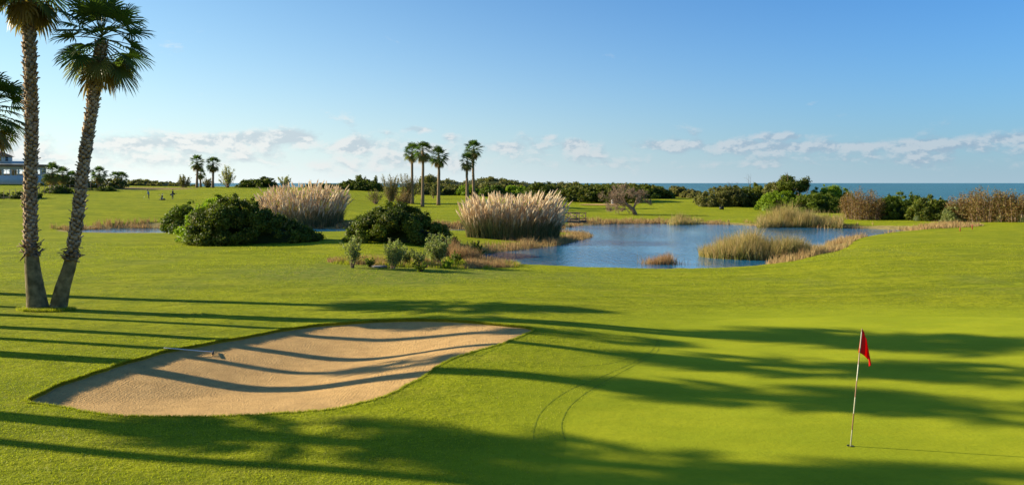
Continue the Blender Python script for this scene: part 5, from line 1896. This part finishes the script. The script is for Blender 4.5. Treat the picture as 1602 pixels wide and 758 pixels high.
def golfer(label, px, base, bend, mats, armdir, rz, hgt=1.76):
    x, y, z = at(px, base)
    root = thing('person', label, 'person', (x, y, z), rz)
    b = bend
    sh = np.array([math.sin(b) * .5, 0, .93 + math.cos(b) * .5])
    hd_ = sh + np.array([math.sin(b * 1.3) * .14, 0, math.cos(b * 1.3) * .14])
    J = [(0, 0, .93), (sh[0] * .5, 0, .93 + (sh[2] - .93) * .5), tuple(sh), tuple(hd_), tuple(hd_ + np.array([math.sin(b * 1.3) * .16, 0, .13]))]
    R = [.145, .135, .12, .055, .095]
    E = [(0, 1), (1, 2), (2, 3), (3, 4)]
    for s in (-1, 1):
        k = len(J)
        J += [(0, s * .10, .86), (.05 * (b > .1), s * .13, .48), (-.02, s * .15, .09), (.13, s * .16, .04)]
        R += [.10, .068, .045, .04]
        E += [(0, k), (k, k + 1), (k + 1, k + 2), (k + 2, k + 3)]
        k = len(J)
        s0 = sh + np.array([0, s * .19, -.03])
        a_ = np.array(armdir[0 if s < 0 else 1], float)
        e_ = s0 + a_ / np.linalg.norm(a_) * .29
        a2 = np.array(armdir[2 if s < 0 else 3], float)
        w_ = e_ + a2 / np.linalg.norm(a2) * .26
        J += [tuple(s0), tuple(e_), tuple(w_)]
        R += [.062, .045, .03]
        E += [(2, k), (k, k + 1), (k + 1, k + 2)]
        hand_chain(J, E, R, k + 2, a2)
    hz = hd_[2] - .02
    def pick(c):
        if c[2] < .10: return 3
        if c[2] < .93: return 1 if abs(c[1]) < .22 and c[0] < .25 else 2
        if c[2] > hz: return 2
        return 0
    skin_body('body', J, E, R, mats, root, pick)
    hb = MB()
    hc = np.array(J[4])
    hb.lathe([(.0, .125), (.06, .115), (.10, .07), (.113, .01), (.10, -.03)], 14, (hc[0] - .015, 0, hc[2] + .0))
    hb.build('hair', M['hair'], root, True)
    fb = MB()
    fb.lathe([(.0, .0), (.012, -.005), (.018, -.035), (.0, -.045)], 8, (hc[0] + .10, 0, hc[2] - .005))
    fb.build('nose', M['skin'], root, True)
    return root, (x, y, z), J


SH = F / 145
g1, l1, J1 = golfer('golfer in a blue top bending slightly over a putter, left of the golf bag', 233, 312, .30,
                    [M['blue'], M['navy'], M['skin'], M['shoe']], [(.35, .55, -1), (.35, -.55, -1), (.3, .25, -1), (.3, -.25, -1)], math.radians(200))
# putter held in both hands
J1 = np.array(J1)
mb = MB()
mb.tube([(.62, 0, .95), (.95, 0, .06)], [.012, .008], 6)
mb.box((.96, -.03, .03), (.05, .14, .035))
cr, sr = math.cos(math.radians(200)), math.sin(math.radians(200))
o = mb.build('golf_club', M['metal'])
o.location = l1; o.rotation_euler = (0, 0, math.radians(200))
tag(o, 'thin golf club held down to the turf by the bending golfer', 'golf club')
g2, l2, J2 = golfer('golfer in dark clothes standing upright, a dark bag slung across the hips', 270, 312, .04,
                    [M['navy'], M['char'], M['skin'], M['shoe']], [(.2, .25, -1), (.3, -.35, -1), (.8, .2, -.4), (.9, -.1, -.2)], math.radians(-15))


def golf_bag(label, loc, upright, s=1.0):
    root = thing('golf_bag', label, 'golf bag', loc)
    ax = Vector((.18, 0, 1)).normalized() if upright else Vector((1, .1, .18)).normalized()
    rot = ax.to_track_quat('Z', 'Y').to_matrix()
    def tr(mb_, off=(0, 0, 0)):
        for i, v in enumerate(mb_.v):
            mb_.v[i] = v @ np.array(rot).T + np.array(off)
        return mb_
    mb_ = MB(); mb_.lathe([(.0, .0), (.13, .0), (.14, .1), (.12, .5), (.14, .78), (.15, .84), (.12, .85), (.0, .84)], 14); bag_ = tr(mb_).build('bag', M['char'], root, True)
    mb_ = MB(); mb_.box((0, -.15, .35), (.18, .08, .34)); tr(mb_).build('pocket', M['white'], bag_)
    for k in range(6):
        a = k * 1.05
        mb_ = MB()
        mb_.tube([(.06 * math.cos(a), .06 * math.sin(a), .6), (.08 * math.cos(a), .08 * math.sin(a), 1.02 + .04 * k)], [.008, .008], 5)
        mb_.box((.08 * math.cos(a) + .03, .08 * math.sin(a), 1.05 + .04 * k), (.09, .035, .06))
        tr(mb_).build('club', M['metal'], root)
    if upright:
        for sx in (-.22, .22):
            mb_ = MB()
            th = np.linspace(0, 2 * np.pi, 15)
            mb_.tube(np.c_[np.cos(th) * .15 - .12, np.full(15, sx), np.sin(th) * .15 + .15], .022, 6, cap=False)
            mb_.beam((-.12, sx, .15), (.0, 0, .35), .02, .02)
            mb_.build('wheel', M['black'], root)
        mb_ = MB(); mb_.tube([(0, 0, .1), (-.25, 0, .8), (-.42, 0, 1.0)], [.015, .015, .02], 6); mb_.build('push_handle', M['metal'], root)
    return root


x, y, z = at(252.5, 313)
golf_bag('golf bag standing on a two-wheeled trolley between the two golfers', (x, y, z), True)
golf_bag('dark golf bag carried crosswise at the hips by the standing golfer', (l2[0] - .35, l2[1] - .22, l2[2] + .88), False)
x, y, z = at(256.5, 313)
mb = MB(); mb.box((0, 0, .14), (.42, .25, .24)); mb.tube([(-.12, 0, .26), (-.1, 0, .36), (.1, 0, .36), (.12, 0, .26)], .015, 5)
o = mb.build('carry_bag', M['char']); o.location = (x, y, z)
tag(o, 'small dark bag on the grass just right of the trolley', 'bag')
